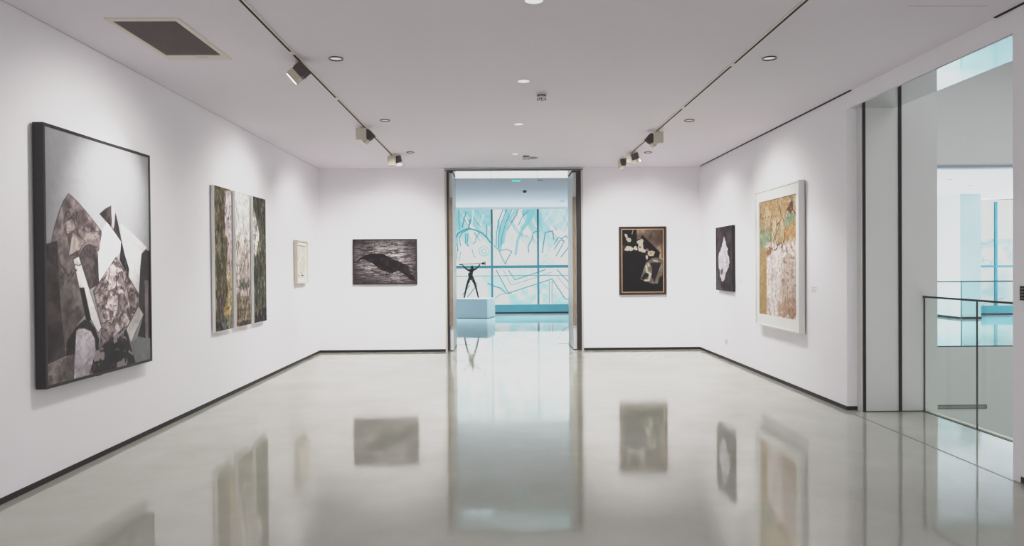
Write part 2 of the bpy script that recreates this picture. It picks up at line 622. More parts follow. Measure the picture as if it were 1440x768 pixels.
# printed drawing on the glass
C_BG, C_T, C_T2, C_T3 = (226, 228, 224), (84, 156, 174), (134, 198, 208), (172, 222, 226)
mw, mh, mz0 = WX1 - WX0, 3.36 - 0.295, 0.295
mp = Paint(mw, mh, 1150, 400, C_BG)


def mv(pts):
    return [((x - WX0) / mw, 1 - (z - mz0) / mh) for x, z in pts]


n1 = mp.noise(2.2, 2.2, 5, 5)
n2 = mp.noise(9, 9, 6, 3)
mp.blend(np.clip((n1 - 0.50) * 6, 0, 1) * 0.35 * (n2 > 0.45), C_T3)
# the top of the drawing runs into streaming locks of hair
lock = mp.noise(2.6, 0.35, 8, 4, ux=mp.X - 0.45 * mp.Y - 0.12 * mp.Y ** 2)
topm = np.clip((0.42 - mp.V) * 4, 0, 1)
mp.blend(np.clip((lock - 0.47) * 9, 0, 1) * topm * 0.85, C_T2)
ln = np.abs(lock - 0.5)
mp.blend(np.clip((0.018 - ln) * 80, 0, 1) * topm * 0.8, C_T)
for pts, c, a in (([(-0.87, 3.43), (-0.33, 3.42), (-0.34, 2.78), (-0.58, 2.92), (-0.71, 3.18), (-0.87, 3.29)], C_T2, 0.9),
                  ([(-1.46, 3.43), (-0.9, 3.43), (-0.98, 3.11), (-1.11, 3.27), (-1.35, 3.05), (-1.46, 2.73)], C_T2, 0.8),
                  ([(1.28, 3.41), (2.27, 3.41), (2.08, 2.6), (1.65, 2.85), (1.38, 2.63)], (176, 216, 226), 0.9),
                  ([(0.63, 3.28), (0.79, 3.39), (1.11, 3.41), (1.11, 3.23), (0.95, 2.93), (0.82, 2.93), (0.84, 3.17)], C_T2, 0.9),
                  ([(-0.62, 1.22), (-0.32, 1.22), (-0.33, 0.55), (-0.41, 0.55), (-0.46, 0.95)], (176, 234, 236), 0.9),
                  ([(-0.24, 1.19), (-0.08, 1.19), (0.18, 0.68), (-0.25, 0.87)], (186, 234, 236), 0.9)):
    m = mp.inside(mv(pts))
    mp.blend(mp.soft(m, 3) * a * (0.55 + 0.6 * n2), c)
for pts in ([(0.26, 0.65), (1.53, 1.04), (1.52, 0.29), (0.26, 0.3)], [(1.66, 1.01), (2.06, 0.47), (2.25, 0.42), (2.25, 0.28), (1.66, 0.29)], [(0.35, 1.24), (0.86, 1.24), (0.45, 1.09)],
            [(1.5, 2.3), (1.75, 2.3), (1.75, 1.6), (1.3, 1.6)]):
    mp.blend(mp.inside(mv(pts)) * np.clip((mp.noise(6, 6, 12, 4) - 0.38) * 4, 0, 1), C_T3)
for pts, w, c in (
        ([(-0.07, 2.99), (-0.03, 2.51), (-0.05, 2.11)], 0.05, C_T2), ([(0.31, 3.42), (0.09, 2.91), (-0.0, 2.51), (-0.03, 2.11)], 0.07, C_T2),
        ([(0.52, 3.39), (0.25, 2.99), (0.12, 2.59), (0.07, 2.29)], 0.06, C_T2),
        ([(1.05, 3.33), (0.9, 2.99), (0.68, 2.69), (0.54, 2.37), (0.47, 1.92)], 0.055, C_T2), ([(1.05, 3.33), (0.9, 2.99), (0.7, 2.75)], 0.09, C_T2),
        ([(-1.4, 2.25), (-1.41, 2.47), (-1.36, 2.6), (-1.17, 2.69)], 0.05, C_T2), ([(-1.1, 2.58), (-1.1, 2.41), (-1.12, 2.3), (-1.05, 2.21)], 0.035, C_T2)):
    mp.stroke(mv(pts), w, c, 0.85)
LINES = [
    ([(-1.47, 2.41), (-1.38, 2.6), (-1.22, 2.69), (-1.03, 2.76), (-0.82, 2.7), (-0.61, 2.61), (-0.45, 2.46), (-0.34, 2.3)], 0.022),
    ([(-1.47, 2.41), (-1.46, 2.3), (-1.4, 2.2), (-1.38, 2.05)], 0.014), ([(-1.3, 2.2), (-1.33, 2.45), (-1.25, 2.62), (-1.05, 2.72)], 0.013),
    ([(-1.14, 2.58), (-1.14, 2.41), (-1.15, 2.3), (-1.05, 2.18)], 0.012), ([(-1.06, 2.58), (-1.06, 2.43), (-1.08, 2.3)], 0.012),
    ([(-0.69, 2.61), (-0.81, 2.43), (-0.81, 2.33), (-0.89, 2.26)], 0.012), ([(-1.11, 3.29), (-1.18, 3.05), (-1.24, 2.79)], 0.016),
    ([(-0.97, 3.05), (-1.03, 2.78)], 0.02), ([(-1.35, 3.38), (-1.33, 2.71)], 0.012), ([(-0.45, 2.85), (-0.46, 2.5)], 0.014),
    ([(0.1, 3.42), (-0.07, 2.99), (-0.14, 2.56), (-0.15, 2.19)], 0.013), ([(0.22, 3.42), (0.03, 2.95), (-0.08, 2.5), (-0.09, 2.13)], 0.013),
    ([(0.40, 3.42), (0.17, 2.95), (0.04, 2.5), (0.01, 2.2)], 0.013), ([(0.60, 3.4), (0.36, 2.99), (0.22, 2.7)], 0.012),
    ([(-0.21, 2.19), (-0.05, 2.03), (0.19, 2.08), (0.35, 2.0), (0.19, 1.73), (0.14, 1.6), (0.0, 1.87), (-0.05, 2.03)], 0.013),
    ([(-1.39, 2.17), (-1.43, 1.77)], 0.010), ([(-0.93, 2.09), (-0.88, 1.87), (-0.81, 1.82)], 0.009), ([(-1.3, 2.0), (-1.35, 1.7)], 0.009),
    ([(0.89, 1.97), (0.88, 2.18), (1.0, 2.4), (1.04, 2.61), (1.19, 2.66)], 0.014), ([(1.33, 1.96), (1.38, 2.29), (1.43, 2.61), (1.67, 2.66), (1.7, 2.39)], 0.015),
    ([(1.72, 2.07), (1.91, 2.36), (2.05, 2.33), (1.78, 1.85)], 0.013), ([(1.72, 2.24), (1.85, 2.45), (2.0, 2.38)], 0.013),
    ([(1.97, 2.42), (2.1, 2.5), (2.21, 2.36), (2.21, 2.17), (1.94, 1.82)], 0.014), ([(0.57, 2.85), (0.71, 3.15), (0.9, 3.31)], 0.011), ([(0.36, 2.94), (0.52, 3.18), (0.55, 3.36)], 0.011),
    ([(-0.15, 1.4), (0.21, 0.7)], 0.014), ([(0.24, 1.4), (0.45, 1.09)], 0.014), ([(0.08, 1.4), (0.32, 0.92), (1.15, 1.17), (1.66, 1.34)], 0.007),
    ([(-0.43, 0.98), (-0.22, 0.89), (-0.03, 0.83), (0.13, 0.68)], 0.016), ([(-1.24, 0.61), (-1.02, 0.93)], 0.014), ([(-1.09, 0.55), (-0.78, 0.93)], 0.014),
    ([(-0.99, 1.12), (-0.78, 0.98)], 0.016), ([(-0.22, 0.49), (-0.03, 0.62), (0.18, 0.66), (0.34, 0.65)], 0.009),
    ([(0.18, 0.66), (0.34, 0.7), (1.64, 1.11), (2.06, 0.47), (2.25, 0.43)], 0.014), ([(0.45, 1.09), (1.42, 1.41)], 0.013), ([(1.81, 1.4), (2.24, 0.94), (2.6, 0.7)], 0.014),
    ([(1.8, 1.2), (2.12, 0.81), (2.25, 0.79)], 0.007), ([(1.55, 1.04), (1.55, 0.32)], 0.010), ([(1.64, 1.04), (1.63, 0.32)], 0.010)]
for pts, w in LINES:
    mp.stroke(mv(pts), w * 1.3, (66, 146, 168), 0.95)
mp.ell((-0.55 - WX0) / mw, 1 - (2.02 - mz0) / mh, 0.16 / mw, 0.16 / mh, (120, 186, 200), 0.0)
for r in (0.155, 0.075):
    d = np.abs(np.hypot(mp.X - (-0.55 - WX0), mp.Y - (3.36 - 2.02)) - r)
    mp.blend(np.clip((0.014 - d) / 0.008, 0, 1) * 0.8, (120, 186, 200))
for pts in ([(1.68, 3.36), (1.57, 3.17), (1.41, 2.98)], [(1.95, 3.35), (1.81, 2.98)], [(2.03, 3.35), (1.97, 3.03), (1.7, 2.87)], [(-0.86, 3.43), (-0.94, 2.81)], [(2.2, 3.2), (2.0, 2.7)], [(-0.55, 3.2), (-0.65, 2.85)]):
    mp.stroke(mv(pts), 0.022, (226, 232, 230), 0.9)
mo = mp.build('window_pane', BACKLIT, win, y=0.0, z0=mz0, gain=1.0, power=1.0)
mo.location = ((WX0 + WX1) / 2, 0.01, 0)
mo['label'] = 'panes printed with a pale cyan line drawing'

# glass guard rail inside the lobby window
gr = thing('guard_rail', 'thin metal guard rail in front of the lobby window with the cyan line drawing', 'railing', (0, 22.3, 0))
bm = bmesh.new()
cyl(bm, (-4.6, 0, 1.235), (4.1, 0, 1.235), 0.011, n=10)
obj('handrail', bm, RAILT, gr)
for x in (-4.5, 4.05):
    obj('post', boxes((x - 0.012, x + 0.012, -0.012, 0.012, 0, 1.23)), RAILT, gr)

# ---- atrium and the gallery on its far side
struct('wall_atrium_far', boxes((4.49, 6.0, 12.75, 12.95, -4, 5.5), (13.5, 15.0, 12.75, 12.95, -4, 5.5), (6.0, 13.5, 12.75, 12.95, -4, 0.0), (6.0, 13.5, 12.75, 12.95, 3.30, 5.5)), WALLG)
struct('trim_gallery_head', boxes((6.0, 13.5, 12.72, 12.96, 3.245, 3.295)), mat('grey_head_trim', (160, 166, 174), 0.6, var=0.02))
struct('wall_atrium_right', boxes((15.0, 15.15, REAR, 12.95, -4, 5.5)), WALLG)
struct('wall_atrium_rear', boxes((4.05, 15.15, REAR - 0.15, REAR, -4, 5.5)), WALLG)
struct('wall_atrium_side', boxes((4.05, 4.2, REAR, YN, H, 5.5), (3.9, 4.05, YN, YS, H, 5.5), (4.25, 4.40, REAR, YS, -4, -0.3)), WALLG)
struct('ceiling_atrium', boxes((3.9, 15.15, REAR, 12.95, 5.5, 5.65)), CEIL)
struct('ceiling_gallery', boxes((4.95, 18.5, 12.95, 20.9, 3.40, 3.6)), CEIL)
struct('wall_gallery_right', boxes((18.4, 18.5, 12.95, 20.9, 0, 3.6)), WALL)
struct('wall_gallery_near', boxes((15.0, 18.5, 12.75, 12.95, 0, 3.6)), WALL)
struct('wall_gallery_back', boxes((4.95, 12.45, 20.5, 20.7, 0, 3.6)), WALL)
struct('wall_gallery_pier', boxes((12.45, 13.02, 19.1, 20.6, 0, 3.4)), COLUMN)
struct('baseboard_gallery_pier', boxes((12.44, 13.03, 19.09, 19.1, 0, 0.06), (12.44, 12.45, 19.1, 20.5, 0, 0.06)), BLACK)
w2 = bpy.data.objects.new('window_2', None)
LINK(w2)
w2['kind'] = 'structure'
w2.location = (0, 20.5, 0)
fb = bmesh.new()
for x in (13.05, 14.40, 15.75, 17.1, 18.4):
    box(fb, x - 0.035, x + 0.035, -0.04, 0.06, 0.28, 3.3)
obj('window_mullion', fb, TEALM, w2)
obj('window_transom', boxes((13.02, 18.4, -0.035, 0.05, 1.39, 1.45)), TEALM, w2)
obj('window_base_panel', boxes((13.02, 18.4, -0.06, 0.06, 0.06, 0.28)), TEALB, w2)
obj('window_base_strip', boxes((13.02, 18.4, -0.05, 0.06, 0.0, 0.06)), MATS['navy_strip'], w2)
gp = Paint(5.38, 3.08, 220, 140, (226, 230, 228))
gn = gp.noise(1.4, 2.6, 21, 5)
gp.blend(np.clip((gn - 0.46) * 7, 0, 1) * (gp.V > 0.37) * 0.6, (176, 214, 222))
gl = np.abs(gp.noise(1.2, 1.8, 23, 3) - 0.5)
gp.blend(np.clip((0.02 - gl) * 60, 0, 1) * (gp.V > 0.37) * 0.6, (130, 186, 200))
go = gp.build('window_pane', BACKLIT, w2, y=0.0, z0=0.28, gain=1.0, power=1.0)
go.location = (15.71, 0.01, 0)


# near balustrade beside the gallery floor (runs along y at x = 4.35)
t = thing('glass_balustrade', 'frameless glass balustrade with thin dark handrail at the near edge of the atrium', 'balustrade', (4.35, YS, 0))
joints = [0.0, -0.815, -1.63, -2.445]
for a, b in zip(joints, joints[1:]):
    bm = boxes((-0.006, 0.006, b + 0.004, a - 0.004, 0.0, 1.17))
    obj('glass_panel', bm, GLASS, t)
bm = boxes((-0.014, 0.014, joints[-1], 0, 1.172, 1.190))
obj('handrail', bm, RAIL, t)
bm = boxes((-0.005, 0.005, -0.012, 0.0, 0, 1.17))
obj('end_channel', bm, RAIL, t)
for j in joints[1:]:
    bm = boxes((-0.0065, 0.0065, j - 0.003, j + 0.003, 0, 1.17))
    obj('joint_strip', bm, RAIL, t)
struct('trim_floor_edge', boxes((4.366, 4.42, YN - 3, YS, 0, 0.006)), STONE)
struct('trim_floor_edge_line', boxes((4.33, 4.343, YN - 3, YS, 0, 0.004)), DARK)

# far balustrade at the edge of the gallery across the atrium
t = thing('glass_balustrade', 'pale cyan glass balustrade with thin teal rail across the atrium', 'balustrade', (9.0, 12.82, 0))
xs = [-3.0, -1.72, -0.62, 0.50, 1.6, 2.7, 3.8, 4.5]
for a, b in zip(xs, xs[1:]):
    obj('glass_panel', boxes((a + 0.005, b - 0.005, -0.006, 0.006, 0, 1.18)), GLASSB, t)
obj('handrail', boxes((xs[0], xs[-1], -0.014, 0.014, 1.178, 1.2)), RAILT, t)
for x in xs[1:-1]:
    obj('joint_strip', boxes((x - 0.005, x + 0.005, -0.0065, 0.0065, 0, 1.18)), RAILT, t)

t = thing('wall_grille', 'narrow grey linear grille low on the white wall below the far balustrade', 'vent', (8.0, 12.75, -1.12))
obj('grille_frame', boxes((-0.8, 0.79, -0.012, 0, 0, 0.018), (-0.8, 0.79, -0.012, 0, 0.057, 0.075), (0.77, 0.79, -0.012, 0, 0.018, 0.057), (-0.8, -0.78, -0.012, 0, 0.018, 0.057)), mat('dark_grey_metal', (120, 122, 116), 0.5, var=0.09), t)
obj('grille_slot', boxes((-0.78, 0.77, -0.006, 0, 0.018, 0.057)), GREYSLOT, t)

# ================================================================== CEILING FITTINGS
DLL = ['round recessed downlight nearest the camera, bright reflector, in the middle row of the ceiling',
       'round downlight beside the first smoke detector in the middle row of the ceiling',
       'round downlight third from the camera in the middle row of the ceiling',
       'small round downlight nearest the tall doorway in the middle row',
       'round downlight beside the spotlight that lights the large collage painting',
       'round downlight beside the spotlight that lights the tall narrow panels',
       'round downlight beside the farthest spotlight of the left track',
       'round downlight right of the right track, nearest the camera',
       'round downlight right of the right track, second from the camera',
       'round downlight right of the right track, nearest the end wall']
for (x, y, r), lb in zip(DL, DLL):
    t = thing('downlight', lb, 'ceiling light', (x, y, H), 0, 'recessed downlights in the gallery ceiling')
    bm = bmesh.new()
    lathe(bm, [(r * 0.985, 0.10), (r * 0.985, -0.0015), (r * 1.16, -0.003), (r * 1.16, 0.0), (r * 1.0, 0.0)], 36)
    obj('trim_ring', bm, WHITEP, t, True)
    if abs(x) > 1:
        bm = bmesh.new()
        lathe(bm, [(r * 1.162, 0.0), (r * 1.19, -0.001), (r * 1.19, -0.010), (r * 1.165, -0.0105), (r * 1.162, -0.003)], 36)
        obj('shaded_rim', bm, DARK, t, True)  # dark colour stands for shade on the lip's outer face
    bm = bmesh.new()
    lathe(bm, [(r * 0.97, 0.002), (r * 0.9, 0.05), (r * 0.62, 0.10)], 36)
    obj('reflector', bm, REFLECTOR if abs(x) > 1 else GLOWREF, t, True)
    bm = bmesh.new()
    lathe(bm, [(r * 0.64, 0.105), (r * 0.62, 0.095), (r * 0.4, 0.088), (0, 0.085)], 24)
    obj('lamp', bm, BULB, t, True)

for (x, y, r, lb) in ((0.43, 7.33, 0.05, 'white domed smoke detector with dark slots in the middle of the ceiling'),
                      (0.415, 11.4, 0.055, 'white domed smoke detector near the tall doorway')):
    t = thing('smoke_detector', lb, 'smoke detector', (x, y, H), 0, 'smoke detectors on the ceiling')
    bm = bmesh.new()
    lathe(bm, [(0, 0), (r * 1.1, 0), (r * 1.1, -0.012), (r * 1.0, -0.016), (r * 1.0, -0.017)], 32)
    obj('base', bm, PLASTIC, t, True)
    bm = bmesh.new()
    lathe(bm, [(r * 0.92, -0.016), (r * 0.92, -0.03), (0, -0.031)], 32)
    obj('dark_slots', bm, BLACK, t, False)
    bm = bmesh.new()
    lathe(bm, [(0, -0.03), (r * 1.0, -0.03), (r * 0.96, -0.052), (r * 0.75, -0.062), (0, -0.064)], 32)
    obj('cover', bm, PLASTIC, t, True)
    for k in range(12):
        if k % 3 == 1:
            continue
        bm = bmesh.new()
        a = 2 * PI * k / 12
        cyl(bm, (r * 0.70 * math.cos(a), r * 0.70 * math.sin(a), -0.062), (r * 0.93 * math.cos(a), r * 0.93 * math.sin(a), -0.056), 0.006, n=8)
        obj('vent_slot', bm, BLACK, t)
t = thing('ceiling_speaker', 'flat round grey ceiling speaker beside the smoke detector near the doorway', 'speaker', (0.53, 11.63, H))
bm = bmesh.new()
lathe(bm, [(0, 0), (0.085, 0), (0.085, -0.006), (0.078, -0.012), (0, -0.014)], 36)
obj('grille', bm, mat('grey_grille', (140, 138, 136), 0.6, var=0.1, vscale=200), t, True)
bm = bmesh.new()
lathe(bm, [(0.083, 0), (0.092, -0.001), (0.092, -0.007), (0.083, -0.007)], 36)
obj('rim', bm, PLASTIC, t, True)

# square access hatch near the right wall
t = thing('ceiling_hatch', 'flush white ceiling access hatch with a fine shadow line near the right wall', 'hatch', (3.10, 4.58, H))
obj('panel', boxes((-0.268, 0.268, -0.29, 0.29, -0.002, 0)), CEIL, t)
for ya, yb in ((0.292, 0.299), (-0.299, -0.292)):
    obj('shadow_line', boxes((-0.275, 0.275, ya, yb, -0.001, 0)), mat('hatch_line', (150, 132, 120), 0.7, var=0.09), t)

# return-air vent
t = thing('ceiling_vent', 'rectangular cream framed ceiling vent with dark louvres', 'vent', (-2.525, 5.57, H))
obj('frame', boxes((-0.26, -0.225, -0.5, 0.5, -0.012, 0), (0.225, 0.26, -0.5, 0.5, -0.012, 0), (-0.225, 0.225, -0.5, -0.455, -0.012, 0), (-0.225, 0.225, 0.36, 0.5, -0.012, 0)), mat('vent_frame', (218, 211, 200), 0.5, var=0.02), t)
obj('backing', boxes((-0.225, 0.225, -0.455, 0.36, -0.002, 0)), BLACK, t)
bm = bmesh.new()
for k in range(26):
    x = -0.217 + k * 0.0174
    box(bm, x - 0.0035, x + 0.0035, -0.455, 0.36, -0.010, -0.003)
obj('louvres', bm, mat('vent_louvre', (116, 98, 100), 0.5, var=0.09), t)
obj('name_plate', boxes((0.0, 0.10, 0.40, 0.412, -0.0135, -0.012)), INK, t)

# lighting tracks
for x, y1, lb in ((-1.700, 11.25, 'long white lighting track with black slot above the left wall paintings'), (2.055, 12.35, 'long white lighting track with black slot above the right wall paintings')):
    t = thing('lighting_track', lb, 'track', (x, 0, H))
    obj('rail_body', boxes((-0.019, -0.0095, REAR + 0.2, y1, -0.014, 0), (0.0095, 0.019, REAR + 0.2, y1, -0.014, 0), (-0.018, 0.018, y1, y1 + 0.02, -0.014, 0)), mat('track_white', (222, 216, 210), 0.45, var=0.02), t)
    obj('power_slot', boxes((-0.0095, 0.0095, REAR + 0.2, y1, -0.0138, 0)), STEELW, t)
    for yc in ((5.87, 7.46) if x < 0 else (6.25, 7.95)):
        obj('joiner', boxes((-0.020, 0.020, yc - 0.04, yc + 0.04, -0.0155, -0.0005)), MATS['track_white'], t)


def spot_head(loc, label, square, aim, flip, side_on=False, lit=False, near=False):
    t = thing('track_spotlight', label, 'spotlight', loc, 0, 'spotlights on the ceiling tracks')
    bm = boxes((-0.016, 0.016, -0.03, 0.03, -0.040, -0.0162))
    obj('track_adapter', bevel(bm, 0.002), CREAM, t)
    if near:
        bm = boxes((-0.05, 0.05, 0.0, 0.045, -0.15, -0.033))
    elif side_on:
        bm = boxes((-0.10, -0.055, -0.05, 0.07, -0.17, -0.028))
    else:
        bm = boxes((-0.062, 0.062, -0.045, 0.0, -0.178, -0.033))
    obj('driver_box', bevel(bm, 0.003), CREAM, t)
    bm = bmesh.new()
    ys = -0.075 if near else 0.075
    cyl(bm, (0, 0, -0.036), (0, ys, -0.036), 0.012, n=12)
    cyl(bm, (0, ys, -0.026), (0, ys, -0.13), 0.012, n=12)
    obj('stem', bm, CREAM, t)
    a = Vector(aim).normalized()
    c = Vector((0.02 * flip, (-0.08 if near else 0.075) if not side_on else 0.0, -0.135 if square else -0.11))
    # lamp built along +z then turned onto the aim
    R = a.to_track_quat('Z', 'X').to_matrix().to_4x4()
    M = Matrix.Translation(c) @ R

    def place(bm):
        bm.transform(M)
        return bm
    if square:
        s = 0.051
        b1 = bevel(boxes((-s, s, -s, s, -0.088, 0.0)), 0.004)
        b2 = bevel(boxes((-s - 0.002, s + 0.002, -s - 0.002, s + 0.002, 0.0, 0.064)), 0.004)
        fins = boxes(*[(-s - 0.004, s + 0.004, -s + 0.004 + k * 0.022, -s + 0.010 + k * 0.022, -0.092, -0.02) for k in range(5)])
        ln_ = boxes((-s * 0.85, s * 0.85, -s * 0.85, s * 0.85, 0.063, 0.068))
    else:
        b1 = bmesh.new()
        lathe(b1, [(0, -0.09), (0.046, -0.09), (0.056, -0.08), (0.056, 0.0), (0, 0)], 28)
        b2 = bmesh.new()
        lathe(b2, [(0, 0.0), (0.059, 0.0), (0.060, 0.055), (0.052, 0.055), (0.050, 0.045), (0, 0.045)], 28)
        fins = bmesh.new()
        for k in range(5):
            lathe(fins, [(0.050, -0.084 + k * 0.016), (0.059, -0.084 + k * 0.016), (0.059, -0.078 + k * 0.016), (0.050, -0.078 + k * 0.016)], 28)
        ln_ = bmesh.new()
        lathe(ln_, [(0, 0.0465), (0.048, 0.0465), (0, 0.05)], 28)
    hb = obj('lamp_housing', place(b1), HEAT, t)
    obj('cooling_fins', place(fins), HEAT, hb)
    obj('lamp_front', place(b2), CREAM, t)
    obj('lens', place(ln_), LENS if lit else LENSDIM, t)
    return t


spot_head((-1.715, 6.13, H), 'square track spotlight with glowing lens aimed at the large dark-framed collage', True, (-0.74, -0.06, -0.66), 0.4, lit=True, near=True)
spot_head((-1.735, 8.95, H), 'square track spotlight seen from behind its box, above the tall narrow panels', True, (-0.80, 0.15, -0.75), 2.4)
spot_head((-1.70, 11.2, H), 'round track spotlight at the far end of the left track', False, (0.18, 0.45, -1.0), 4.6)
spot_head((2.07, 9.30, H), 'square track spotlight on the right track, nearest the camera', True, (0.82, 0.12, -0.72), -2.6)
spot_head((2.08, 11.10, H), 'round track spotlight tilted toward the right wall, middle one of the right track', False, (0.38, 0.25, -1.0), 2.0, side_on=True)
spot_head((2.06, 11.75, H), 'round track spotlight pointing down at the far end of the right track', False, (-0.08, 0.4, -1.0), -2.0, side_on=True)

# lobby ceiling fittings
t = thing('exit_sign', 'small glowing green exit light on the lobby ceiling', 'exit sign', (0.333, 15.05, 3.36))
obj('housing', boxes((-0.09, 0.09, -0.012, 0.012, -0.012, 0)), PLASTIC, t)
obj('light_panel', boxes((-0.085, 0.085, -0.014, 0.014, -0.040, -0.012)), GREENLED, t)
t = thing('smoke_detector', 'dark banded smoke detector on the lobby ceiling', 'smoke detector', (0.585, 17.2, 3.36))
bm = bmesh.new()
lathe(bm, [(0, 0), (0.05, 0), (0.05, -0.02), (0.04, -0.025)], 24)
obj('base', bm, TEALM, t, True)
bm = bmesh.new()
lathe(bm, [(0.04, -0.025), (0.045, -0.045), (0.03, -0.055), (0, -0.057)], 24)
obj('cover', bm, DARK, t, True)
for x, y, lb in ((0.852, 15.2, 'teal rimmed round downlight on the lobby ceiling beside the green exit light'), (1.748, 20.1, 'round downlight on the lobby ceiling near the printed window'),
                 (10.08, 15.85, 'round downlight on the ceiling of the gallery across the atrium, nearer one'), (11.36, 17.05, 'round downlight on the ceiling of the gallery across the atrium, farther one')):
    t = thing('downlight', lb, 'ceiling light', (x, y, 3.36 if x < 5 else 3.40), 0, 'downlights beyond the gallery')
    bm = bmesh.new()
    lathe(bm, [(0.045, 0), (0.062, 0), (0.062, -0.006), (0.048, -0.008), (0.045, -0.002)], 28)
    obj('trim_ring', bm, TEALM, t, True)
    bm = bmesh.new()
    lathe(bm, [(0, -0.001), (0.046, -0.001), (0.046, -0.003), (0, -0.003)], 28)
    obj('lamp', bm, REFLECTOR, t, True)

# ================================================================== ARTWORKS
# --- large collage in a black frame, left wall
y0, y1, z0, z1 = 5.005, 6.515, 0.690, 2.555
W, Hh = y1 - y0, z1 - z0
t = thing('framed_collage', 'very large dark framed collage of grey and brown stone-like shapes on the left wall', 'painting', (XL, (y0 + y1) / 2, z0), ROT['left'])
obj('frame', frame_bm(W, Hh, -0.085, -0.012, 0.022), FRBLK, t)
obj('spacer', boxes((-W / 2 + 0.04, W / 2 - 0.04, -0.03, -0.001, 0.04, Hh - 0.04)), SPACER, t)
p = Paint(W - 0.044, Hh - 0.044, 330, 420, (170, 174, 174))
nz = p.noise(1.5, 1.5, 1, 5)
p.tone(np.ones_like(nz), nz, (152, 156, 158), (160, 163, 164))
S = dict(
    A=[(0.043, 0.448), (0.068, 0.388), (0.106, 0.325), (0.141, 0.28), (0.185, 0.246), (0.22, 0.257), (0.263, 0.274), (0.339, 0.311), (0.405, 0.346), (0.479, 0.388), (0.457, 0.465), (0.32, 0.512), (0.161, 0.614), (0.045, 0.612)],
    B1=[(-0.027, 0.46), (0.09, 0.438), (0.107, 0.669), (0.147, 0.9), (-0.034, 0.923)],
    B2=[(0.09, 0.438), (0.169, 0.421), (0.216, 0.504), (0.327, 0.74), (0.249, 0.777), (0.142, 0.871), (0.147, 0.9), (0.107, 0.669)],
    C=[(0.212, 0.397), (0.326, 0.436), (0.267, 0.476), (0.177, 0.499)], C2=[(0.15, 0.362), (0.218, 0.341), (0.247, 0.387), (0.167, 0.413)],
    D=[(0.355, 0.636), (0.274, 0.498), (0.296, 0.468), (0.329, 0.452), (0.368, 0.447), (0.409, 0.456), (0.439, 0.493), (0.445, 0.616)],
    E=[(0.48, 0.383), (0.531, 0.343), (0.589, 0.372), (0.679, 0.428), (0.678, 0.467), (0.616, 0.5), (0.445, 0.616), (0.442, 0.496), (0.48, 0.402)],
    F=[(0.576, 0.266), (0.519, 0.284), (0.458, 0.311), (0.553, 0.355), (0.674, 0.427), (0.657, 0.51), (0.746, 0.592), (0.759, 0.552), (0.717, 0.493), (0.676, 0.411), (0.633, 0.318), (0.607, 0.275)],
    G=[(0.672, 0.341), (0.801, 0.384), (0.971, 0.446), (0.908, 0.477), (0.889, 0.544), (0.863, 0.672), (0.758, 0.588), (0.759, 0.552), (0.717, 0.493), (0.68, 0.414)],
    Hs=[(0.618, 0.497), (0.738, 0.582), (0.863, 0.672), (0.874, 0.727), (0.731, 0.821), (0.444, 0.898), (0.468, 0.807), (0.39, 0.647)],
    I=[(0.217, 0.51), (0.266, 0.498), (0.466, 0.807), (0.432, 0.829), (0.369, 0.77), (0.263, 0.625)],
    J=[(0.268, 0.628), (0.309, 0.629), (0.369, 0.77), (0.326, 0.773)],
    K=[(0.309, 0.763), (0.261, 0.778), (0.233, 0.791), (0.153, 0.843), (0.146, 0.9), (0.214, 0.9), (0.437, 0.916), (0.438, 0.854), (0.405, 0.809), (0.359, 0.775)],
    L=[(0.308, 0.799), (0.261, 0.796), (0.233, 0.803), (0.206, 1.005), (0.345, 1.004), (0.409, 0.904), (0.402, 0.851), (0.365, 0.815)],
    M=[(-0.04, 0.925), (0.214, 0.9), (0.206, 1.005), (-0.042, 1.011)],
    N=[(0.344, 1.01), (0.352, 0.922), (0.709, 0.819), (0.823, 1.007)],
    O=[(0.862, 0.73), (0.921, 0.775), (0.769, 0.901), (0.719, 0.833)],
    P=[(0.769, 0.901), (0.857, 0.877), (1.019, 0.907), (1.016, 1.021), (0.82, 1.01)],
    Q=[(0.904, 0.48), (0.95, 0.458), (1.033, 0.468), (1.02, 0.9), (0.844, 0.88), (0.921, 0.775), (0.862, 0.73), (0.889, 0.542)],
    R=[(0.939, 0.608), (0.983, 0.609), (0.974, 0.918), (0.937, 0.88)])


def swirl(seed, s, k):
    a = p.noise(s, s, seed, 3)
    b = p.noise(s, s, seed + 9, 3)
    return p.noise(s, s, seed + 3, 4, ux=p.X + (a - 0.5) * k, vy=p.Y + (b - 0.5) * k)


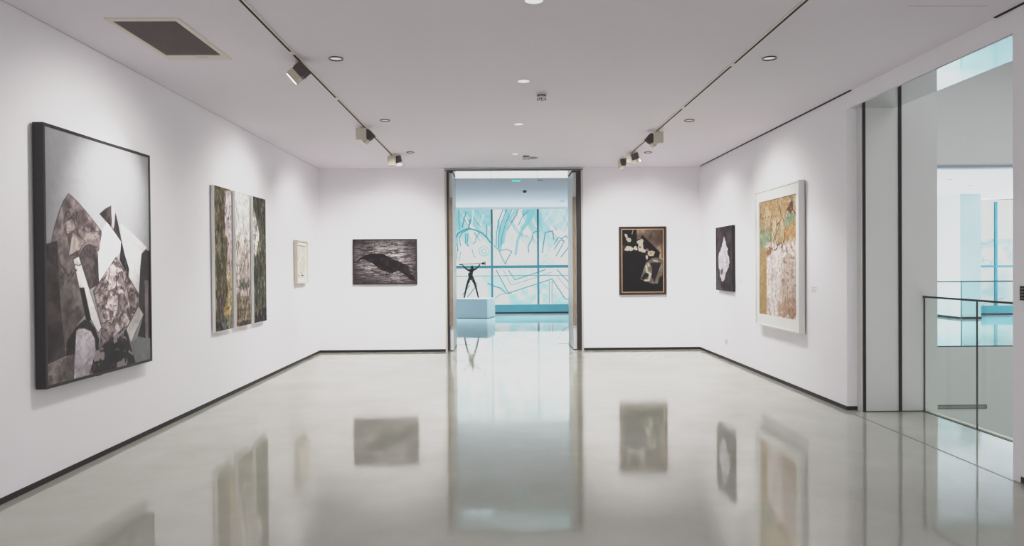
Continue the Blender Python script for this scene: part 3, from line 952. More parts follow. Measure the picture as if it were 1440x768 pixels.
fine = p.noise(30, 30, 4, 3)
for key, lo, hi, sw in (('A', (84, 72, 70), (150, 140, 134), (11, 7, 0.5)), ('B1', (52, 40, 40), (100, 84, 80), (12, 6, 0.2)), ('B2', (92, 82, 76), (142, 132, 124), (13, 5, 0.6)),
                        ('C2', (120, 108, 100), (170, 158, 148), (14, 9, 0.4)), ('C', (128, 116, 108), (172, 160, 150), (15, 9, 0.4)), ('E', (222, 224, 221), (232, 233, 230), (16, 5, 0.2)),
                        ('D', (62, 52, 50), (112, 102, 98), (17, 8, 0.5)), ('G', (198, 196, 192), (222, 221, 217), (18, 4, 0.3)), ('F', (40, 30, 31), (90, 78, 78), (19, 8, 0.3)),
                        ('Q', (46, 36, 36), (76, 64, 63), (20, 6, 0.3)), ('R', (120, 106, 100), (156, 142, 134), (21, 6, 0.2)), ('P', (128, 134, 133), (150, 154, 152), (22, 3, 0.2)),
                        ('Hs', (96, 78, 72), (214, 204, 198), (23, 6, 0.9)), ('I', (196, 193, 188), (220, 217, 212), (24, 8, 0.3)), ('J', (42, 32, 32), (60, 48, 47), (25, 6, 0.2)),
                        ('K', (52, 40, 39), (84, 70, 66), (26, 7, 0.3)), ('O', (186, 180, 172), (222, 217, 210), (27, 8, 0.3)), ('M', (92, 80, 74), (168, 156, 146), (28, 10, 0.3)),
                        ('N', (36, 27, 28), (62, 50, 50), (29, 7, 0.4)), ('L', (160, 152, 158), (210, 204, 210), (30, 9, 0.4))):
    m = p.inside(S[key])
    p.tone(p.soft(m, 1), np.clip(swirl(*sw) * 0.85 + fine * 0.25 - 0.05, 0, 1), lo, hi)
    if key in 'C C2 D I L O Hs A':
        p.stroke(S[key] + [S[key][0]], 0.006, (60, 48, 46), 0.55)
# paint streaks
mN = p.inside(S['N'])
p.blend(mN * np.clip((swirl(41, 9, 0.3) - 0.60) * 12, 0, 1) * 0.8, (190, 182, 178))
mF = p.inside(S['F'])
p.blend(mF * np.clip((p.noise(16, 5, 43, 3) - 0.58) * 12, 0, 1) * 0.8, (200, 196, 192))
mA = p.inside(S['A'])
p.blend(mA * np.clip((np.abs(swirl(45, 4, 0.6) - 0.5) < 0.02), 0, 1) * 0.5, (60, 46, 44))
mH = p.inside(S['Hs'])
p.blend(mH * (np.abs(swirl(47, 4, 0.9) - 0.5) < 0.025) * 0.6, (70, 52, 48))
for q in ([(0.72, 0.40), (0.95, 0.47)], [(0.74, 0.43), (0.86, 0.60)]):
    p.stroke(q, 0.004, (150, 145, 142), 0.6)
p.grain(0.025, 26, 26)
p.mute(0.62, (1, -1, 1))
p.build('picture', VARNISH, t, y=-0.080, z0=0.022, gain=0.95)
obj('hanging_bracket', boxes((-0.035, 0.035, -0.03, -0.005, -0.018, 0.0)), BLACK, t)

# --- three tall narrow panels, left wall
TR = [('tall narrow panel in ochre and olive with a lavender patch, nearest the collage', 8.050, 8.565),
      ('tall narrow panel fading from white to mauve, middle of the three', 8.685, 9.185),
      ('tall narrow dark green panel with a white diamond, farthest of the three', 9.305, 9.800)]
for i, (lb, ya, yb) in enumerate(TR):
    W, Hh, zb = yb - ya, 1.665, 0.805
    t = thing('narrow_panel', lb, 'painting', (XL, (ya + yb) / 2, zb), ROT['left'], 'three tall narrow panels on the left wall')
    obj('backing', boxes((-W / 2 + 0.03, W / 2 - 0.03, -0.014, -0.001, 0.03, Hh - 0.03)), SPACER, t)
    obj('edge_frame', boxes((-W / 2, W / 2, -0.045, -0.012, 0, Hh)), WHITEP, t)
    p = Paint(W - 0.012, Hh - 0.012, 110, 300, (120, 116, 98))
    a, b2 = p.noise(9, 2.2, 3 + i, 5), p.noise(30, 14, 9 + i, 3)
    one = np.ones_like(a)
    V, U = p.V, p.U
    if i == 0:
        p.tone(one, a * 0.7 + b2 * 0.3, (92, 88, 72), (150, 142, 118))
        p.poly([(0.62, 0.0), (1, 0.0), (1, 0.42), (0.78, 0.40), (0.6, 0.33), (0.58, 0.1)], (205, 194, 200), 4, 0.9, rag=0.10)
        p.poly([(0.72, 0.40), (1, 0.38), (1, 0.66), (0.72, 0.68)], (200, 184, 186), 3, 0.85, rag=0.10)
        p.poly([(0.70, 0.62), (1, 0.6), (1, 0.88), (0.76, 0.9)], (192, 176, 146), 3, 0.85, rag=0.08)
        p.blend(np.clip((p.noise(14, 6, 50, 4) - 0.55) * 9, 0, 1) * (U < 0.75) * 0.5, (70, 64, 56))
        p.poly([(0.30, 0.10), (0.55, 0.13), (0.62, 0.36), (0.42, 0.36)], (104, 88, 78), 3, 0.6, rag=0.12)
        p.poly([(0.05, 0.72), (0.5, 0.74), (0.55, 0.86), (0.1, 0.92)], (98, 84, 84), 3, 0.7, rag=0.12)
        p.poly([(0.5, 0.84), (0.75, 0.80), (0.8, 0.93), (0.45, 0.93)], (178, 158, 112), 3, 0.8, rag=0.1)
        p.ell(0.46, 0.95, 0.22, 0.06, (110, 118, 116), 0.8, 0.4)
        p.ell(0.85, 0.95, 0.18, 0.05, (150, 148, 128), 0.8, 0.4)
        p.poly([(0, 0.94), (0.3, 0.93), (0.45, 1), (0, 1)], (74, 62, 66), 3, 0.8, rag=0.06)
        for q in ([(0.78, 0.53), (0.84, 0.53), (0.86, 0.58)], [(0.82, 0.6), (0.8, 0.63), (0.86, 0.65)]):
            p.stroke(q, 0.012, (92, 78, 78), 0.8)
    elif i == 1:
        p.tone(one, a * 0.6 + b2 * 0.4, (196, 184, 180), (226, 224, 218))
        p.poly([(0, 0), (1, 0), (1, 0.2), (0.6, 0.28), (0.4, 0.42), (0.1, 0.36), (0, 0.3)], (228, 228, 224), 6, 0.95, rag=0.1)
        p.blend(np.clip((V - 0.35) * 2.5, 0, 1) * 0.5, (176, 164, 164))
        p.blend(np.clip((p.noise(12, 7, 60, 4) - 0.56) * 10, 0, 1) * np.clip((V - 0.42) * 5, 0, 1) * 0.6, (122, 108, 100))
        p.blend(np.clip((p.noise(14, 7, 61, 4) - 0.54) * 10, 0, 1) * ((V > 0.3) & (V < 0.6)) * 0.4, (232, 230, 226))
        p.poly([(0.1, 0.68), (0.4, 0.66), (0.5, 0.63), (0.62, 0.68), (0.85, 0.66), (0.95, 0.72), (0.2, 0.71)], (110, 112, 98), 2, 0.7, rag=0.1)
        p.poly([(0, 0.78), (1, 0.78), (1, 1), (0, 1)], (140, 130, 112), 2, 0.9, rag=0.03)
        p.blend((V > 0.78) * np.clip((b2 - 0.52) * 8, 0, 1) * 0.7, (186, 176, 158))
        for k in range(6):
            p.stroke([(0.12 + 0.15 * k, 0.87), (0.12 + 0.15 * k, 0.94)], 0.012, (82, 72, 64), 0.8)
            p.stroke([(0.12 + 0.15 * k, 0.87), (0.20 + 0.15 * k, 0.885)], 0.010, (82, 72, 64), 0.7)
        p.poly([(0, 0.965), (1, 0.965), (1, 1), (0, 1)], (84, 72, 70), 2, 0.8, rag=0.03)
    else:
        p.tone(one, a * 0.7 + b2 * 0.3, (70, 72, 64), (118, 120, 104))
        p.poly([(-0.1, 0.05), (0.1, 0.12), (0.48, 0.30), (0.2, 0.46), (-0.1, 0.62)], (222, 218, 214), 1, 0.95)
        p.poly([(0.48, 0.30), (0.6, 0.42), (0.4, 0.48), (0.2, 0.46)], (140, 136, 114), 2, 0.8)
        p.blend(np.clip((p.noise(12, 5, 70, 4) - 0.56) * 9, 0, 1) * 0.6, (52, 46, 48))
        p.blend(np.clip((p.noise(10, 3, 71, 4) - 0.56) * 9, 0, 1) * (V > 0.5) * 0.5, (134, 136, 116))
        p.poly([(0, 0.95), (0.5, 0.9), (1, 0.88), (1, 1), (0, 1)], (62, 50, 56), 3, 0.8, rag=0.06)
    p.blend(np.clip((p.noise(34, 20, 95 + i, 3) - 0.58) * 10, 0, 1) * (V > (0.3 if i == 1 else 0.0)) * 0.45, (70, 62, 58))
    p.blend(np.clip((p.noise(30, 13, 98 + i, 3) - 0.60) * 10, 0, 1) * 0.4, (196, 188, 170))
    p.grain(0.28, 36, 22, 91 + i)
    p.build('picture', PAINTED, t, y=-0.0462, z0=0.006, gain=1.15 if i != 1 else 0.95)

# --- small pale drawing, left wall
ya, yb, zb, zt = 11.235, 11.86, 1.275, 1.965
W, Hh = yb - ya, zt - zb
t = thing('framed_drawing', 'small white framed pale drawing near the corner of the left wall', 'picture', (XL, (ya + yb) / 2, zb), ROT['left'])
obj('frame', frame_bm(W, Hh, -0.065, -0.008, 0.02), OFFW, t)
obj('mat_board', boxes((-W / 2 + 0.02, W / 2 - 0.02, -0.042, -0.008, 0.02, Hh - 0.02)), WHITEP, t)
p = Paint(W * 0.72, Hh * 0.74, 100, 120, (222, 214, 206))
n = p.noise(8, 8, 2, 4)
p.tone(np.ones_like(n), n, (214, 206, 198), (230, 226, 218))
for q, c in (([(0.1, 0.1), (0.2, 0.3), (0.05, 0.45)], (190, 170, 150)), ([(0.3, 0.5), (0.42, 0.62), (0.35, 0.8), (0.5, 0.9)], (160, 120, 90)), ([(0.65, 0.55), (0.72, 0.7), (0.6, 0.85)], (180, 140, 90)),
             ([(0.85, 0.5), (0.95, 0.65), (0.8, 0.8)], (170, 150, 130)), ([(0.45, 0.92), (0.7, 0.93)], (90, 60, 50)), ([(0.05, 0.9), (0.12, 0.95)], (120, 110, 70)), ([(0.5, 0.15), (0.55, 0.4), (0.75, 0.3)], (200, 186, 174))):
    p.stroke(q, 0.012, c, 0.8)
p.build('picture', PAINTED, t, y=-0.0432, z0=Hh * 0.13, gain=1.0)
obj('inner_edge', boxes((-W * 0.36, W * 0.36, -0.047, -0.042, Hh * 0.87, Hh * 0.885)), mat('brown_edge', (110, 90, 78), 0.6, var=0.1), t)

# --- raven painting, end wall
xa, xb, zb, zt = -2.652, -1.505, 1.219, 2.031
W, Hh = xb - xa, zt - zb
t = thing('framed_raven_painting', 'dark framed painting of a black raven on a streaky purple-grey ground', 'painting', ((xa + xb) / 2, D, zb), 0)
obj('frame', frame_bm(W, Hh, -0.045, -0.004, 0.022), FRBLK, t)
p = Paint(W - 0.044, Hh - 0.044, 300, 220, (120, 112, 114))
st = p.noise(7, 46, 5, 4)
st2 = p.noise(22, 70, 6, 3)
glow = np.clip(1.15 - np.hypot((p.U - 0.55) / 0.62, (p.V - 0.45) / 0.62), 0, 1)
glow = np.clip(glow + (p.noise(4, 4, 9, 3) - 0.5) * 0.5, 0, 1)
p.tone(np.ones_like(st), np.full_like(st, 0.5), (92, 78, 84), (100, 86, 92))
p.blend(np.clip((st * 0.6 + st2 * 0.4 - 0.40) * 6, 0, 1) * (0.10 + 0.85 * glow), (218, 212, 210))
p.blend(np.clip((st2 - 0.57) * 9, 0, 1) * 0.45, (74, 62, 66))
p.blend(np.clip((p.U - 0.9) * 6, 0, 1) * 0.6 + np.clip((0.1 - p.U) * 6, 0, 1) * 0.5, (84, 64, 74))


def cr(pts):
    return [((x - 92) / 873, (y - 85) / 603) for x, y in pts]


p.poly(cr([(148, 382), (140, 365), (165, 338), (205, 315), (240, 298), (290, 280), (340, 265), (352, 274), (420, 270), (490, 272), (540, 293), (600, 328), (680, 368), (760, 393), (778, 412), (850, 442), (898, 478), (850, 474), (885, 512), (915, 545), (880, 545), (950, 610), (962, 660), (880, 640), (830, 592), (760, 542), (712, 505), (690, 517), (640, 545), (590, 545), (545, 525), (490, 510), (448, 495), (400, 445), (340, 396), (280, 376), (235, 350), (195, 352), (170, 365)]), (58, 46, 50), 1)
body = p.inside(cr([(290, 280), (490, 272), (680, 368), (850, 442), (960, 660), (760, 542), (590, 545), (400, 445), (280, 376)]))
p.blend(body * np.clip((p.noise(20, 20, 31, 4) - 0.55) * 8, 0, 1) * 0.25, (128, 116, 118))
for q in ([(565, 530), (530, 562), (505, 575)], [(600, 545), (560, 580)], [(545, 560), (560, 572)]):
    p.stroke(cr(q), 0.008, (60, 48, 52))
for q in ([(790, 470), (900, 530)], [(760, 480), (880, 580)], [(740, 500), (860, 610)]):
    p.stroke(cr(q), 0.004, (120, 110, 112), 0.6)
bird = p.inside(cr([(140, 365), (240, 298), (340, 265), (490, 272), (680, 368), (850, 442), (962, 660), (760, 542), (590, 545), (400, 445), (235, 350)]))
p.blend((1 - bird) * np.clip((p.noise(14, 95, 33, 2) - 0.56) * 9, 0, 1) * glow * 0.6, (214, 212, 208))
p.blend((1 - bird) * np.clip((p.noise(12, 85, 34, 2) - 0.57) * 9, 0, 1) * 0.5, (58, 46, 52))
p.mute(0.62)
p.build('picture', PAINTED, t, y=-0.040, z0=0.022, gain=0.92)

# --- dark flower collage, end wall
xa, xb, zb, zt = 2.128, 2.975, 0.996, 2.225
W, Hh = xb - xa, zt - zb
t = thing('framed_flower_collage', 'near-black collage with white flowers in a dark mahogany frame with gold fillet', 'painting', ((xa + xb) / 2, D, zb), 0)
obj('frame', frame_bm(W, Hh, -0.05, -0.004, 0.042), MAHOG, t)
g = frame_bm(W - 0.084, Hh - 0.084, -0.046, -0.004, 0.012)
g.transform(Matrix.Translation((0, 0, 0.042)))
obj('gold_fillet', g, GOLD, t)
p = Paint(W - 0.108, Hh - 0.108, 220, 320, (40, 38, 38))


def fc(pts):
    return [((x - 78) / 420, (y - 62) / 630) for x, y in pts]


fe = lambda x, y, rx, ry, col=(212, 204, 194), rag=1.3, s=1, a=1.0: p.ell((x - 78) / 420, (y - 62) / 630, rx / 420, ry / 630, col, a, rag, s)
m = p.inside(fc([(228, 50), (510, 50), (510, 385), (455, 352), (465, 295), (285, 120), (262, 150), (230, 165)]))
p.tone(m, p.noise(5, 5, 3, 5), (98, 80, 70), (186, 172, 156))
p.poly(fc([(470, 60), (498, 60), (498, 360), (480, 340)]), (120, 84, 66), 4, 0.6)
p.poly(fc([(285, 120), (466, 296), (335, 402), (308, 350), (200, 250), (230, 180)]), (50, 40, 45), 0)
p.stroke(fc([(285, 120), (466, 296), (335, 402)]), 0.006, (24, 20, 22))
m = p.inside(fc([(78, 225), (112, 230), (112, 290), (78, 300)]))
p.tone(m, p.noise(14, 14, 7, 3), (74, 50, 44), (128, 104, 94))
fe(265, 200, 30, 42, s=1); fe(272, 250, 32, 34, s=2); fe(372, 304, 40, 32, (204, 196, 178), s=3); fe(330, 342, 12, 18, s=4); fe(155, 252, 44, 28, s=5)
fe(212, 248, 20, 24, s=6); fe(122, 125, 15, 30, s=7); fe(146, 163, 22, 22, s=8); fe(300, 275, 26, 16, s=9)
fe(262, 240, 9, 9, (150, 110, 80)); fe(375, 300, 12, 10, (170, 160, 130)); fe(332, 268, 14, 14, (150, 140, 130))
p.stroke(fc([(190, 68), (180, 108)]), 0.010, (190, 182, 172))
p.poly(fc([(385, 352), (430, 345), (495, 372), (490, 525), (462, 545), (440, 610), (390, 612), (262, 566), (320, 400)]), (132, 126, 114), 1)
p.blend(p.inside(fc([(385, 352), (430, 345), (495, 372), (490, 525), (462, 545), (440, 610), (390, 612), (262, 566), (320, 400)])) * np.clip((p.noise(14, 14, 15, 3) - 0.5) * 6, 0, 1) * 0.5, (176, 172, 156))
p.poly(fc([(362, 398), (480, 400), (408, 592), (378, 545), (385, 460)]), (66, 52, 62), 0)
p.poly(fc([(312, 500), (350, 505), (340, 540), (300, 570), (270, 560)]), (52, 42, 46), 1)
for q, w in (([(325, 430), (330, 490), (368, 515)], 0.022), ([(365, 515), (350, 575), (310, 578)], 0.022), ([(345, 410), (350, 430)], 0.018), ([(400, 375), (440, 385)], 0.016)):
    p.stroke(fc(q), w, (214, 206, 194), 0.95)
p.build('picture', VARNISH, t, y=-0.042, z0=0.054, gain=0.66)

# --- black canvas with a white flame, right wall
ya, yb, zb, zt = 10.855, 11.685, 1.112, 2.135
W, Hh = yb - ya, zt - zb
t = thing('flame_canvas', 'black edged canvas with a tall white flame shape on dark purple-grey', 'painting', (XR, (ya + yb) / 2, zb), ROT['right'])
obj('canvas_edge', boxes((-W / 2, W / 2, -0.05, -0.004, 0, Hh)), FRBLK, t)
p = Paint(W - 0.008, Hh - 0.008, 160, 220, (76, 66, 72))


def bc(pts):
    return [((x - 48) / 164, (y - 72) / 612) for x, y in pts]


n = p.noise(6, 6, 2, 5)
p.tone(np.ones_like(n), n, (62, 52, 58), (96, 86, 92))
p.blend(np.clip((0.9 - p.U * 1.1) * np.clip((p.V - 0.25) * 1.4, 0, 1) + (p.noise(5, 5, 8, 4) - 0.5), 0, 1) * 0.9, (122, 126, 122))
p.poly(bc([(137, 165), (150, 210), (165, 260), (172, 330), (190, 385), (180, 450), (160, 510), (140, 590), (118, 612), (95, 560), (80, 470), (75, 350), (92, 300), (118, 240)]), (204, 200, 206), 2, 1.0, rag=0.10)
p.poly(bc([(100, 480), (125, 470), (118, 520), (100, 530)]), (96, 92, 96), 2, 0.8, rag=0.08)
p.stroke(bc([(90, 300), (105, 255)]), 0.02, (50, 44, 48), 0.7)
p.poly(bc([(100, 615), (150, 620), (140, 670), (105, 665)]), (74, 52, 62), 3, 0.8, rag=0.08)
p.grain(0.2, 30, 30, 94)
p.build('picture', PAINTED, t, y=-0.0512, z0=0.004, gain=0.85)

# --- white framed abstract, right wall
ya, yb, zb, zt = 8.325, 9.770, 0.705, 2.520
W, Hh = yb - ya, zt - zb
t = thing('white_framed_abstract', 'tall abstract in ochre, pink and white inside a deep white frame on the right wall', 'painting', (XR, (ya + yb) / 2, zb), ROT['right'])
obj('spacer', boxes((-W / 2 + 0.03, W / 2 - 0.03, -0.018, -0.001, 0.03, Hh - 0.03)), SPACER, t)
obj('frame', bevel(frame_bm(W, Hh, -0.088, -0.014, 0.022), 0.002), WHITEP, t)
mb = frame_bm(W - 0.044, Hh - 0.044, -0.072, -0.018, 0.095)
mb.transform(Matrix.Translation((0, 0, 0.022)))
obj('mat_board', mb, WHITEP, t)
pw, ph = W - 0.234, Hh - 0.30
for za, zc in ((0.117, 0.150), (Hh - 0.150, Hh - 0.117)):
    obj('mat_strip', boxes((-W / 2 + 0.117, W / 2 - 0.117, -0.072, -0.018, za, zc)), WHITEP, t)
p = Paint(pw, ph, 260, 340, (196, 180, 160))
n, n2_, n3_ = p.noise(5, 4, 2, 5), p.noise(22, 26, 3, 4), p.noise(16, 5, 4, 4)
p.tone(np.ones_like(n), n, (188, 166, 128), (206, 194, 168))
V, U = p.V, p.U
p.blend(np.clip((0.30 - V) * 5, 0, 1) * 0.9, (184, 152, 108))
p.blend(np.clip((p.noise(4, 6, 31, 4) - 0.45) * 5, 0, 1) * (V < 0.36) * 0.6, (206, 190, 156))
for q in ([(0, 0.24), (0.3, 0.25), (0.36, 0.38), (0, 0.42)], [(0.7, 0.15), (1, 0.13), (1, 0.22), (0.7, 0.24)]):
    p.poly(q, (142, 166, 134), 6, 0.8, rag=0.10)
p.poly([(0.72, 0.24), (1, 0.22), (1, 0.34), (0.7, 0.34)], (192, 142, 84), 8, 0.7, rag=0.12)
p.poly([(0, 0.42), (0.2, 0.42), (0.22, 1), (0, 1)], (186, 156, 104), 4, 0.85, rag=0.06)
col = p.soft(p.inside([(0.2, 0.36), (0.36, 0.37), (0.5, 0.40), (0.7, 0.38), (1, 0.38), (1, 1), (0.2, 1)]), 6)
p.tone(col * 0.95, n2_ * 0.6 + n3_ * 0.4, (210, 194, 190), (236, 231, 226))
p.blend(col * np.clip((p.noise(26, 12, 40, 4) - 0.58) * 9, 0, 1) * 0.5, (172, 136, 120))
p.poly([(0.62, 0.5), (1, 0.45), (1, 1), (0.62, 1)], (186, 160, 136), 8, 0.4, rag=0.15)
p.blend((U > 0.6) * (V > 0.4) * np.clip((p.noise(18, 22, 42, 4) - 0.60) * 10, 0, 1) * 0.5, (140, 104, 84))
p.poly([(0.55, 0.86), (1, 0.84), (1, 1), (0.5, 1)], (186, 146, 114), 8, 0.55, rag=0.15)
p.poly([(0.2, 0.42), (0.36, 0.42), (0.36, 0.47), (0.2, 0.47)], (150, 96, 72), 4, 0.7, rag=0.08)
RB = (104, 62, 44)
for k in range(4):
    u = 0.05 + 0.085 * k
    p.stroke([(u, 0.28), (u + 0.02, 0.15), (u + 0.05, 0.14), (u + 0.05, 0.27)], 0.009, (134, 84, 58), 0.8)
    p.stroke([(u, 0.31), (u, 0.41)], 0.006, (110, 120, 96), 0.6)
for q in ([(0.5, 0.17), (0.47, 0.3), (0.4, 0.35), (0.42, 0.44), (0.5, 0.42), (0.56, 0.33)], [(0.57, 0.06), (0.60, 0.14), (0.68, 0.2), (0.7, 0.34), (0.62, 0.42), (0.6, 0.34)], [(0.34, 0.2), (0.32, 0.36), (0.38, 0.44)], [(0.5, 0.22), (0.58, 0.2), (0.52, 0.3)], [(0.44, 0.33), (0.5, 0.4), (0.6, 0.38)]):
    p.stroke(q, 0.010, RB, 0.85)
p.poly([(0.76, 0.10), (0.84, 0.05), (0.9, 0.05), (0.92, 0.12), (0.84, 0.16), (0.8, 0.13)], (112, 76, 60), 1, 0.85, rag=0.06)
p.stroke([(0.70, 0.16), (0.78, 0.10)], 0.012, (112, 76, 60), 0.85)
p.stroke([(0.9, 0.12), (0.98, 0.16)], 0.012, (130, 84, 60), 0.85)
p.blend((V < 0.4) * np.clip((p.noise(20, 30, 96, 3) - 0.56) * 9, 0, 1) * 0.35, (214, 202, 178))
p.blend((V < 0.4) * np.clip((p.noise(24, 18, 97, 3) - 0.60) * 9, 0, 1) * 0.3, (126, 98, 70))
p.grain(0.16, 44, 44, 93)
p.mute(0.72, (2, 1, 2))
p.build('picture', PAINTED, t, y=-0.060, z0=0.150, gain=0.98)
obj('picture_backing', boxes((-W / 2 + 0.1, W / 2 - 0.1, -0.057, -0.02, 0.1, Hh - 0.1)), WHITEP, t)

# --- captions, socket, sign
def caption(name, label, loc, rot, w, h, rows):
    t = thing(name, label, 'label', loc, rot, 'caption cards beside the artworks')
    obj('card', boxes((-w / 2, w / 2, -0.0025, 0, 0, h)), PAPER, t)
    bm = bmesh.new()
    random.seed(len(label))
    for k in range(rows):
        x = -w / 2 + 0.012
        z = h - 0.018 - k * (h - 0.02) / rows
        for _ in range(5):
            l = random.uniform(0.008, 0.026)
            if x + l > w / 2 - 0.01:
                break
            box(bm, x, x + l, -0.0032, -0.0024, z - 0.005, z)
            x += l + 0.006
    obj('printed_lines', bm, INK, t)


caption('caption_sign', 'small pale caption card beside the raven painting', (-1.285, D, 1.235), 0, 0.13, 0.085, 4)
caption('caption_sign', 'small pale caption card beside the white framed abstract', (XR, 8.11, 1.19), ROT['right'], 0.15, 0.085, 4)
caption('caption_sign', 'small pale caption card beside the white flame canvas', (XR, 10.60, 1.235), ROT['right'], 0.15, 0.09, 4)
t = thing('wall_socket', 'white wall socket low on the right wall between flame canvas and corner', 'socket', (XR, 11.295, 0.25), ROT['right'])
obj('cover_plate', bevel(boxes((-0.043, 0.043, -0.008, 0, 0, 0.086)), 0.002), PLASTIC, t)
obj('socket_face', boxes((-0.02, 0.02, -0.0088, -0.0075, 0.023, 0.063)), INK, t)
t = thing('wall_sign', 'black wall sign with white border at the right edge beside the opening', 'sign', (XR, 4.755, 1.255), ROT['right'])
obj('board', boxes((-0.11, 0.11, -0.012, 0, 0, 0.118)), WHITEP, t)
obj('panel', boxes((-0.10, 0.10, -0.0135, -0.012, 0.010, 0.108)), STEELW, t)
bm = bmesh.new()
for k in range(4):
    for j in range(5):
        box(bm, -0.09 + j * 0.036, -0.064 + j * 0.036, -0.0142, -0.0135, 0.02 + k * 0.022, 0.03 + k * 0.022)
obj('printed_lines', bm, mat('sign_grey', (120, 110, 112), 0.6, var=0.09), t)

# ================================================================== SCULPTURE ON ITS PLINTH
t = thing('plinth', 'low white box plinth under the bronze figure in the lobby', 'plinth', (-0.865, 20.9, 0), math.radians(-14))
bm = bevel(boxes((-0.47, 0.47, 0.0, 0.9, 0.012, 0.575)), 0.004)
obj('plinth_box', bm, PLINTH, t)
obj('plinth_base', boxes((-0.455, 0.455, 0.012, 0.88, 0, 0.014)), DARK, t)

SY = 21.25
t = thing('bronze_figure', 'dark bronze standing figure with legs apart holding a long rod overhead', 'sculpture', (-0.93, SY, 0.575), 0)


def skin(name, verts, edges, radii, m, parent, sub=1, root=0):
    me = bpy.data.meshes.new(name)
    me.from_pydata(verts, edges, [])
    me.materials.append(m)
    o = bpy.data.objects.new(name, me)
    LINK(o)
    o.parent = parent
    sk = o.modifiers.new('skin', 'SKIN')
    for i, r in enumerate(radii):
        v = me.skin_vertices[0].data[i]
        v.radius = r if isinstance(r, tuple) else (r, r)
        v.use_root = (i == root)
    sk.use_smooth_shade = True
    ss = o.modifiers.new('sub', 'SUBSURF')
    ss.levels = ss.render_levels = sub
    return o


# x, z read from the statue: feet 0.45 apart, hips 0.55 high, hands on a rod at 1.02
V = [(0.03, 0, 0.60), (0.03, 0, 0.68), (0.045, -0.01, 0.78), (0.055, -0.01, 0.86), (0.06, -0.02, 0.90), (0.065, -0.03, 0.955),   # 0-5 pelvis, waist, chest, shoulders, neck, head
     (-0.035, 0, 0.575), (-0.11, -0.02, 0.33), (-0.165, 0, 0.07), (-0.18, -0.06, 0.022),                                # 6-9 left leg
     (0.10, 0, 0.575), (0.175, -0.02, 0.33), (0.235, 0, 0.07), (0.25, -0.06, 0.022),                                    # 10-13 right leg
     (-0.045, -0.01, 0.845), (-0.13, -0.02, 0.90), (-0.225, -0.02, 1.01),                                                 # 14-16 left arm
     (0.145, -0.01, 0.865), (0.21, -0.02, 0.91), (0.315, -0.02, 1.03), (0.068, -0.035, 1.0)]                               # 17-19 right arm, 20 crown
Ed = [(0, 1), (1, 2), (2, 3), (3, 4), (4, 5), (0, 6), (6, 7), (7, 8), (8, 9), (0, 10), (10, 11), (11, 12), (12, 13), (3, 14), (14, 15), (15, 16), (3, 17), (17, 18), (18, 19), (5, 20)]
Rd = [0.055, (0.055, 0.045), (0.05, 0.045), (0.055, 0.04), 0.025, 0.038, 0.04, 0.031, 0.022, 0.028, 0.04, 0.031, 0.022, 0.028, 0.036, 0.026, 0.016, 0.036, 0.026, 0.016, 0.024]
skin('figure_body', V, Ed, Rd, PATINA, t)
bm = bmesh.new()
lathe(bm, [(0.065, 0.60), (0.085, 0.575), (0.095, 0.545), (0.080, 0.56), (0.055, 0.60)], 18, (0.03, 0, 0))
obj('hip_belt', bm, PATINA, t)
bm = bmesh.new()
lathe(bm, [(0.0, 0.785), (0.062, 0.77), (0.072, 0.70), (0.058, 0.64), (0.0, 0.63)], 14, (0.015, -0.02, 0))
obj('torso_plate', bm, PATINA, t)
for cx in (-0.04, 0.105):
    bm = bmesh.new()
    lathe(bm, [(0.0, 0.545), (0.034, 0.53), (0.038, 0.50), (0.022, 0.47), (0, 0.465)], 12, (cx, -0.01, 0))
    obj('thigh_guard', bm, PATINA, t)
bm = bmesh.new()
cyl(bm, (-0.30, -0.03, 1.03), (0.38, -0.03, 1.045), 0.008, n=10)
cyl(bm, (-0.315, -0.03, 1.015), (-0.215, -0.03, 1.018), 0.018, n=10)
rod = obj('rod', bm, PATINA, t)
bm = bmesh.new()
cyl(bm, (0.345, -0.03, 1.045), (0.40, -0.03, 1.045), 0.012, 0.045, n=16)
cyl(bm, (0.40, -0.03, 1.045), (0.435, -0.03, 1.045), 0.045, 0.018, n=16)
obj('rod_head', bm, PATINA, t)
bm = bmesh.new()
for k in range(10):                 # openwork ring of prongs past the rod head
    a, b = 2 * PI * k / 10, 2 * PI * (k + 1) / 10
    pa = Vector((0.455 + 0.012 * math.cos(a), -0.03 + 0.03 * math.cos(a), 1.045 + 0.062 * math.sin(a)))
    pb = Vector((0.455 + 0.012 * math.cos(b), -0.03 + 0.03 * math.cos(b), 1.045 + 0.062 * math.sin(b)))
    cyl(bm, pa, pb, 0.006, n=6)
    if k % 2 == 0:
        cyl(bm, (0.43, -0.03, 1.045), pa, 0.005, n=6)
obj('prong_ring', bm, PATINA, t)

# ================================================================== LIGHT
def area(name, loc, size, power, col, aim, spread=None):
    l = bpy.data.lights.new(name, 'AREA')
    l.shape = 'RECTANGLE'
    l.size, l.size_y = size
    l.energy = power
    l.color = col
    if spread:
        l.spread = spread
    o = bpy.data.objects.new(name, l)
    LINK(o)
    o.location = loc
    o.rotation_euler = (Vector(aim) - Vector(loc)).to_track_quat('-Z', 'Y').to_euler()
    return o


def spot(name, loc, aim, power, angle, blend=1.0, col=(1.0, 0.97, 0.93), r=0.09):
    l = bpy.data.lights.new(name, 'SPOT')
    l.energy = power * (1.35 if r > 0.05 else 1.0)
    l.spot_size = math.radians(angle)
    l.spot_blend = blend
    l.color = col
    l.shadow_soft_size = r
    o = bpy.data.objects.new(name, l)
    LINK(o)
    o.location = loc
    o.rotation_euler = (Vector(aim) - Vector(loc)).to_track_quat('-Z', 'Y').to_euler()
    return o


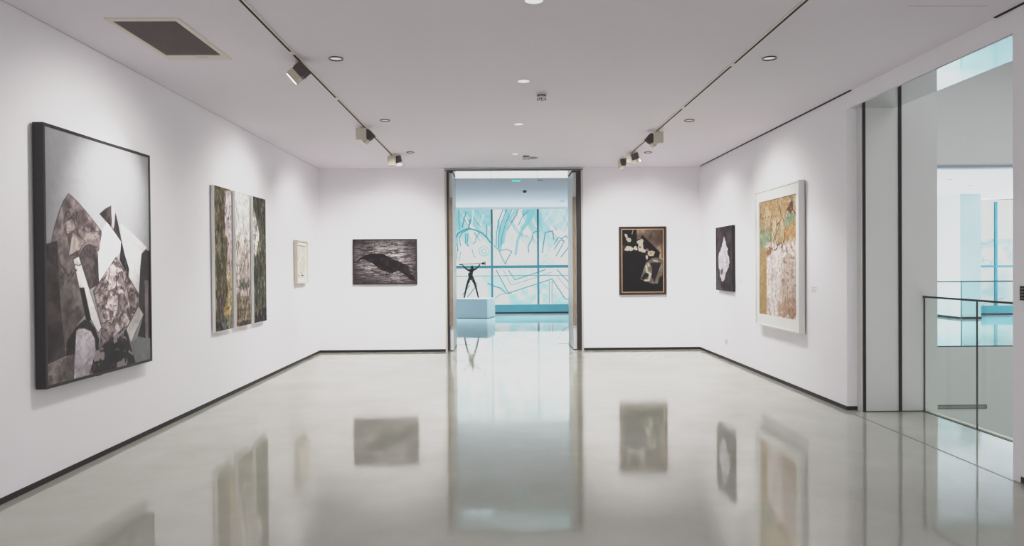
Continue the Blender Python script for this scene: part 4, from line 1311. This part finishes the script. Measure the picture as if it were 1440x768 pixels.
area('rear_fill', (0.1, -4.6, 1.8), (6.4, 2.8), 60, (1.0, 0.99, 0.99), (0.1, 3, 2.2))  # unseen fill lamp added behind the camera, acting like a window
area('rear_ceiling_fill', (0.1, -1.0, 3.26), (5.5, 5.0), 100, (1.0, 0.99, 0.99), (0.1, -1.0, 0))  # general fill added out of view under the rear ceiling
area('atrium_top_fill', (9.5, 5.0, 5.45), (9, 12), 330, (0.96, 0.99, 1.0), (9.5, 5.0, 0))  # area lamp added below the closed ceiling in place of a skylight
area('lobby_ceiling_fill', (-0.3, 21.3, 3.33), (8.5, 2.4), 210, (0.90, 0.985, 1.0), (-0.3, 21.3, 0), spread=math.radians(110))  # added downward fill, limited spread keeps it out of floor reflections
area('lobby_daylight', (-0.3, 22.0, 1.9), (8.5, 2.8), 55, (0.92, 1.0, 1.0), (-0.3, 14, 1.9))
area('gallery_daylight', (15.6, 20.2, 1.8), (4.5, 2.8), 520, (0.93, 0.985, 1.0), (11, 14, 1.4))

for i, (x, y, r) in enumerate(DL):
    spot('downlight_fill_beam', (x, y, H - 0.015), (x, y, 0), 18 if y < 7.5 else (75 if y < 10 else 125), 112, 0.5, (1.0, 0.99, 0.985), 0.04)  # ambient fill added at every downlight
area('gallery_ceiling_fill', (8.6, 18.3, 3.35), (5, 3), 260, (1.0, 0.995, 0.99), (8.6, 18.3, 0), spread=math.radians(120))  # overhead fill added for the far gallery, left of the pier
area('gallery_side_fill', (5.3, 18.4, 1.8), (3.6, 2.6), 230, (0.97, 1.0, 1.0), (12.5, 19.6, 1.7))  # hidden area lamp added to brighten the pier's left face
area('atrium_lower_fill', (9.0, 2.5, -1.6), (7.0, 2.2), 85, (1.0, 1.0, 0.97), (9.0, 12.7, -1.5))  # unseen lamp added to lift the lower atrium wall
# exhibition spots; low collage, raven and flower beams are added away from track heads
spot('spot_collage', (-1.82, 6.20, 3.14), (XL, 5.86, 2.03), 290, 46)
spot('spot_collage_low', (-1.70, 5.6, 3.2), (XL, 5.7, 1.1), 85, 118)
spot('spot_panels', (-1.82, 9.05, 3.14), (XL, 8.85, 1.5), 75, 112)
spot('spot_drawing', (-1.72, 10.9, 3.14), (XL, 11.3, 1.3), 70, 105)
spot('spot_raven', (-1.2, 10.4, 3.22), (-2.15, D, 1.1), 210, 80)
spot('spot_flowers', (1.5, 10.4, 3.22), (2.6, D, 1.1), 210, 80)
spot('spot_flame', (2.16, 11.15, 3.12), (XR, 11.25, 1.4), 65, 105)
spot('spot_abstract', (2.17, 9.35, 3.14), (XR, 9.1, 1.4), 75, 108)

w = bpy.data.worlds.new('world')
scene.world = w
w.use_nodes = True
w.node_tree.nodes['Background'].inputs['Color'].default_value = (0.9, 0.95, 1.0, 1)
w.node_tree.nodes['Background'].inputs['Strength'].default_value = 0.3

# ================================================================== CAMERA
cam = bpy.data.cameras.new('camera')
cam.sensor_fit = 'HORIZONTAL'
cam.sensor_width = 36.0
cam.lens = 1000.0 / 1440.0 * 36.0
cam.clip_end = 200
co = bpy.data.objects.new('camera', cam)
LINK(co)
yaw, pit, rol = 0.01531, 0.00930, 0.0075
F = Vector((math.sin(yaw) * math.cos(pit), math.cos(yaw) * math.cos(pit), -math.sin(pit)))
R0 = Vector((math.cos(yaw), -math.sin(yaw), 0))
U0 = R0.cross(F)
R = R0 * math.cos(rol) - U0 * math.sin(rol)
U = U0 * math.cos(rol) + R0 * math.sin(rol)
co.matrix_world = Matrix(((R.x, U.x, -F.x, 0), (R.y, U.y, -F.y, 0), (R.z, U.z, -F.z, EYE), (0, 0, 0, 1)))
scene.camera = co

# ================================================================== colour response of the photograph
vs = scene.view_settings
vs.view_transform = 'Standard'
vs.look = 'None'
vs.exposure = 0.13
vs.gamma = 1.0
vs.use_curve_mapping = True
cm = vs.curve_mapping
c = cm.curves[3]
c.points[0].location = (0.0, 0.012)
c.points[1].location = (1.0, 0.665)
for x, y in ((0.12, 0.125), (0.35, 0.36), (0.55, 0.53), (0.75, 0.63)):
    c.points.new(x, y)
cm.update()

cy = scene.cycles
cy.use_denoising = True
cy.max_bounces = 12
cy.diffuse_bounces = 7
cy.glossy_bounces = 6
cy.transparent_max_bounces = 16
cy.sample_clamp_indirect = 6.0
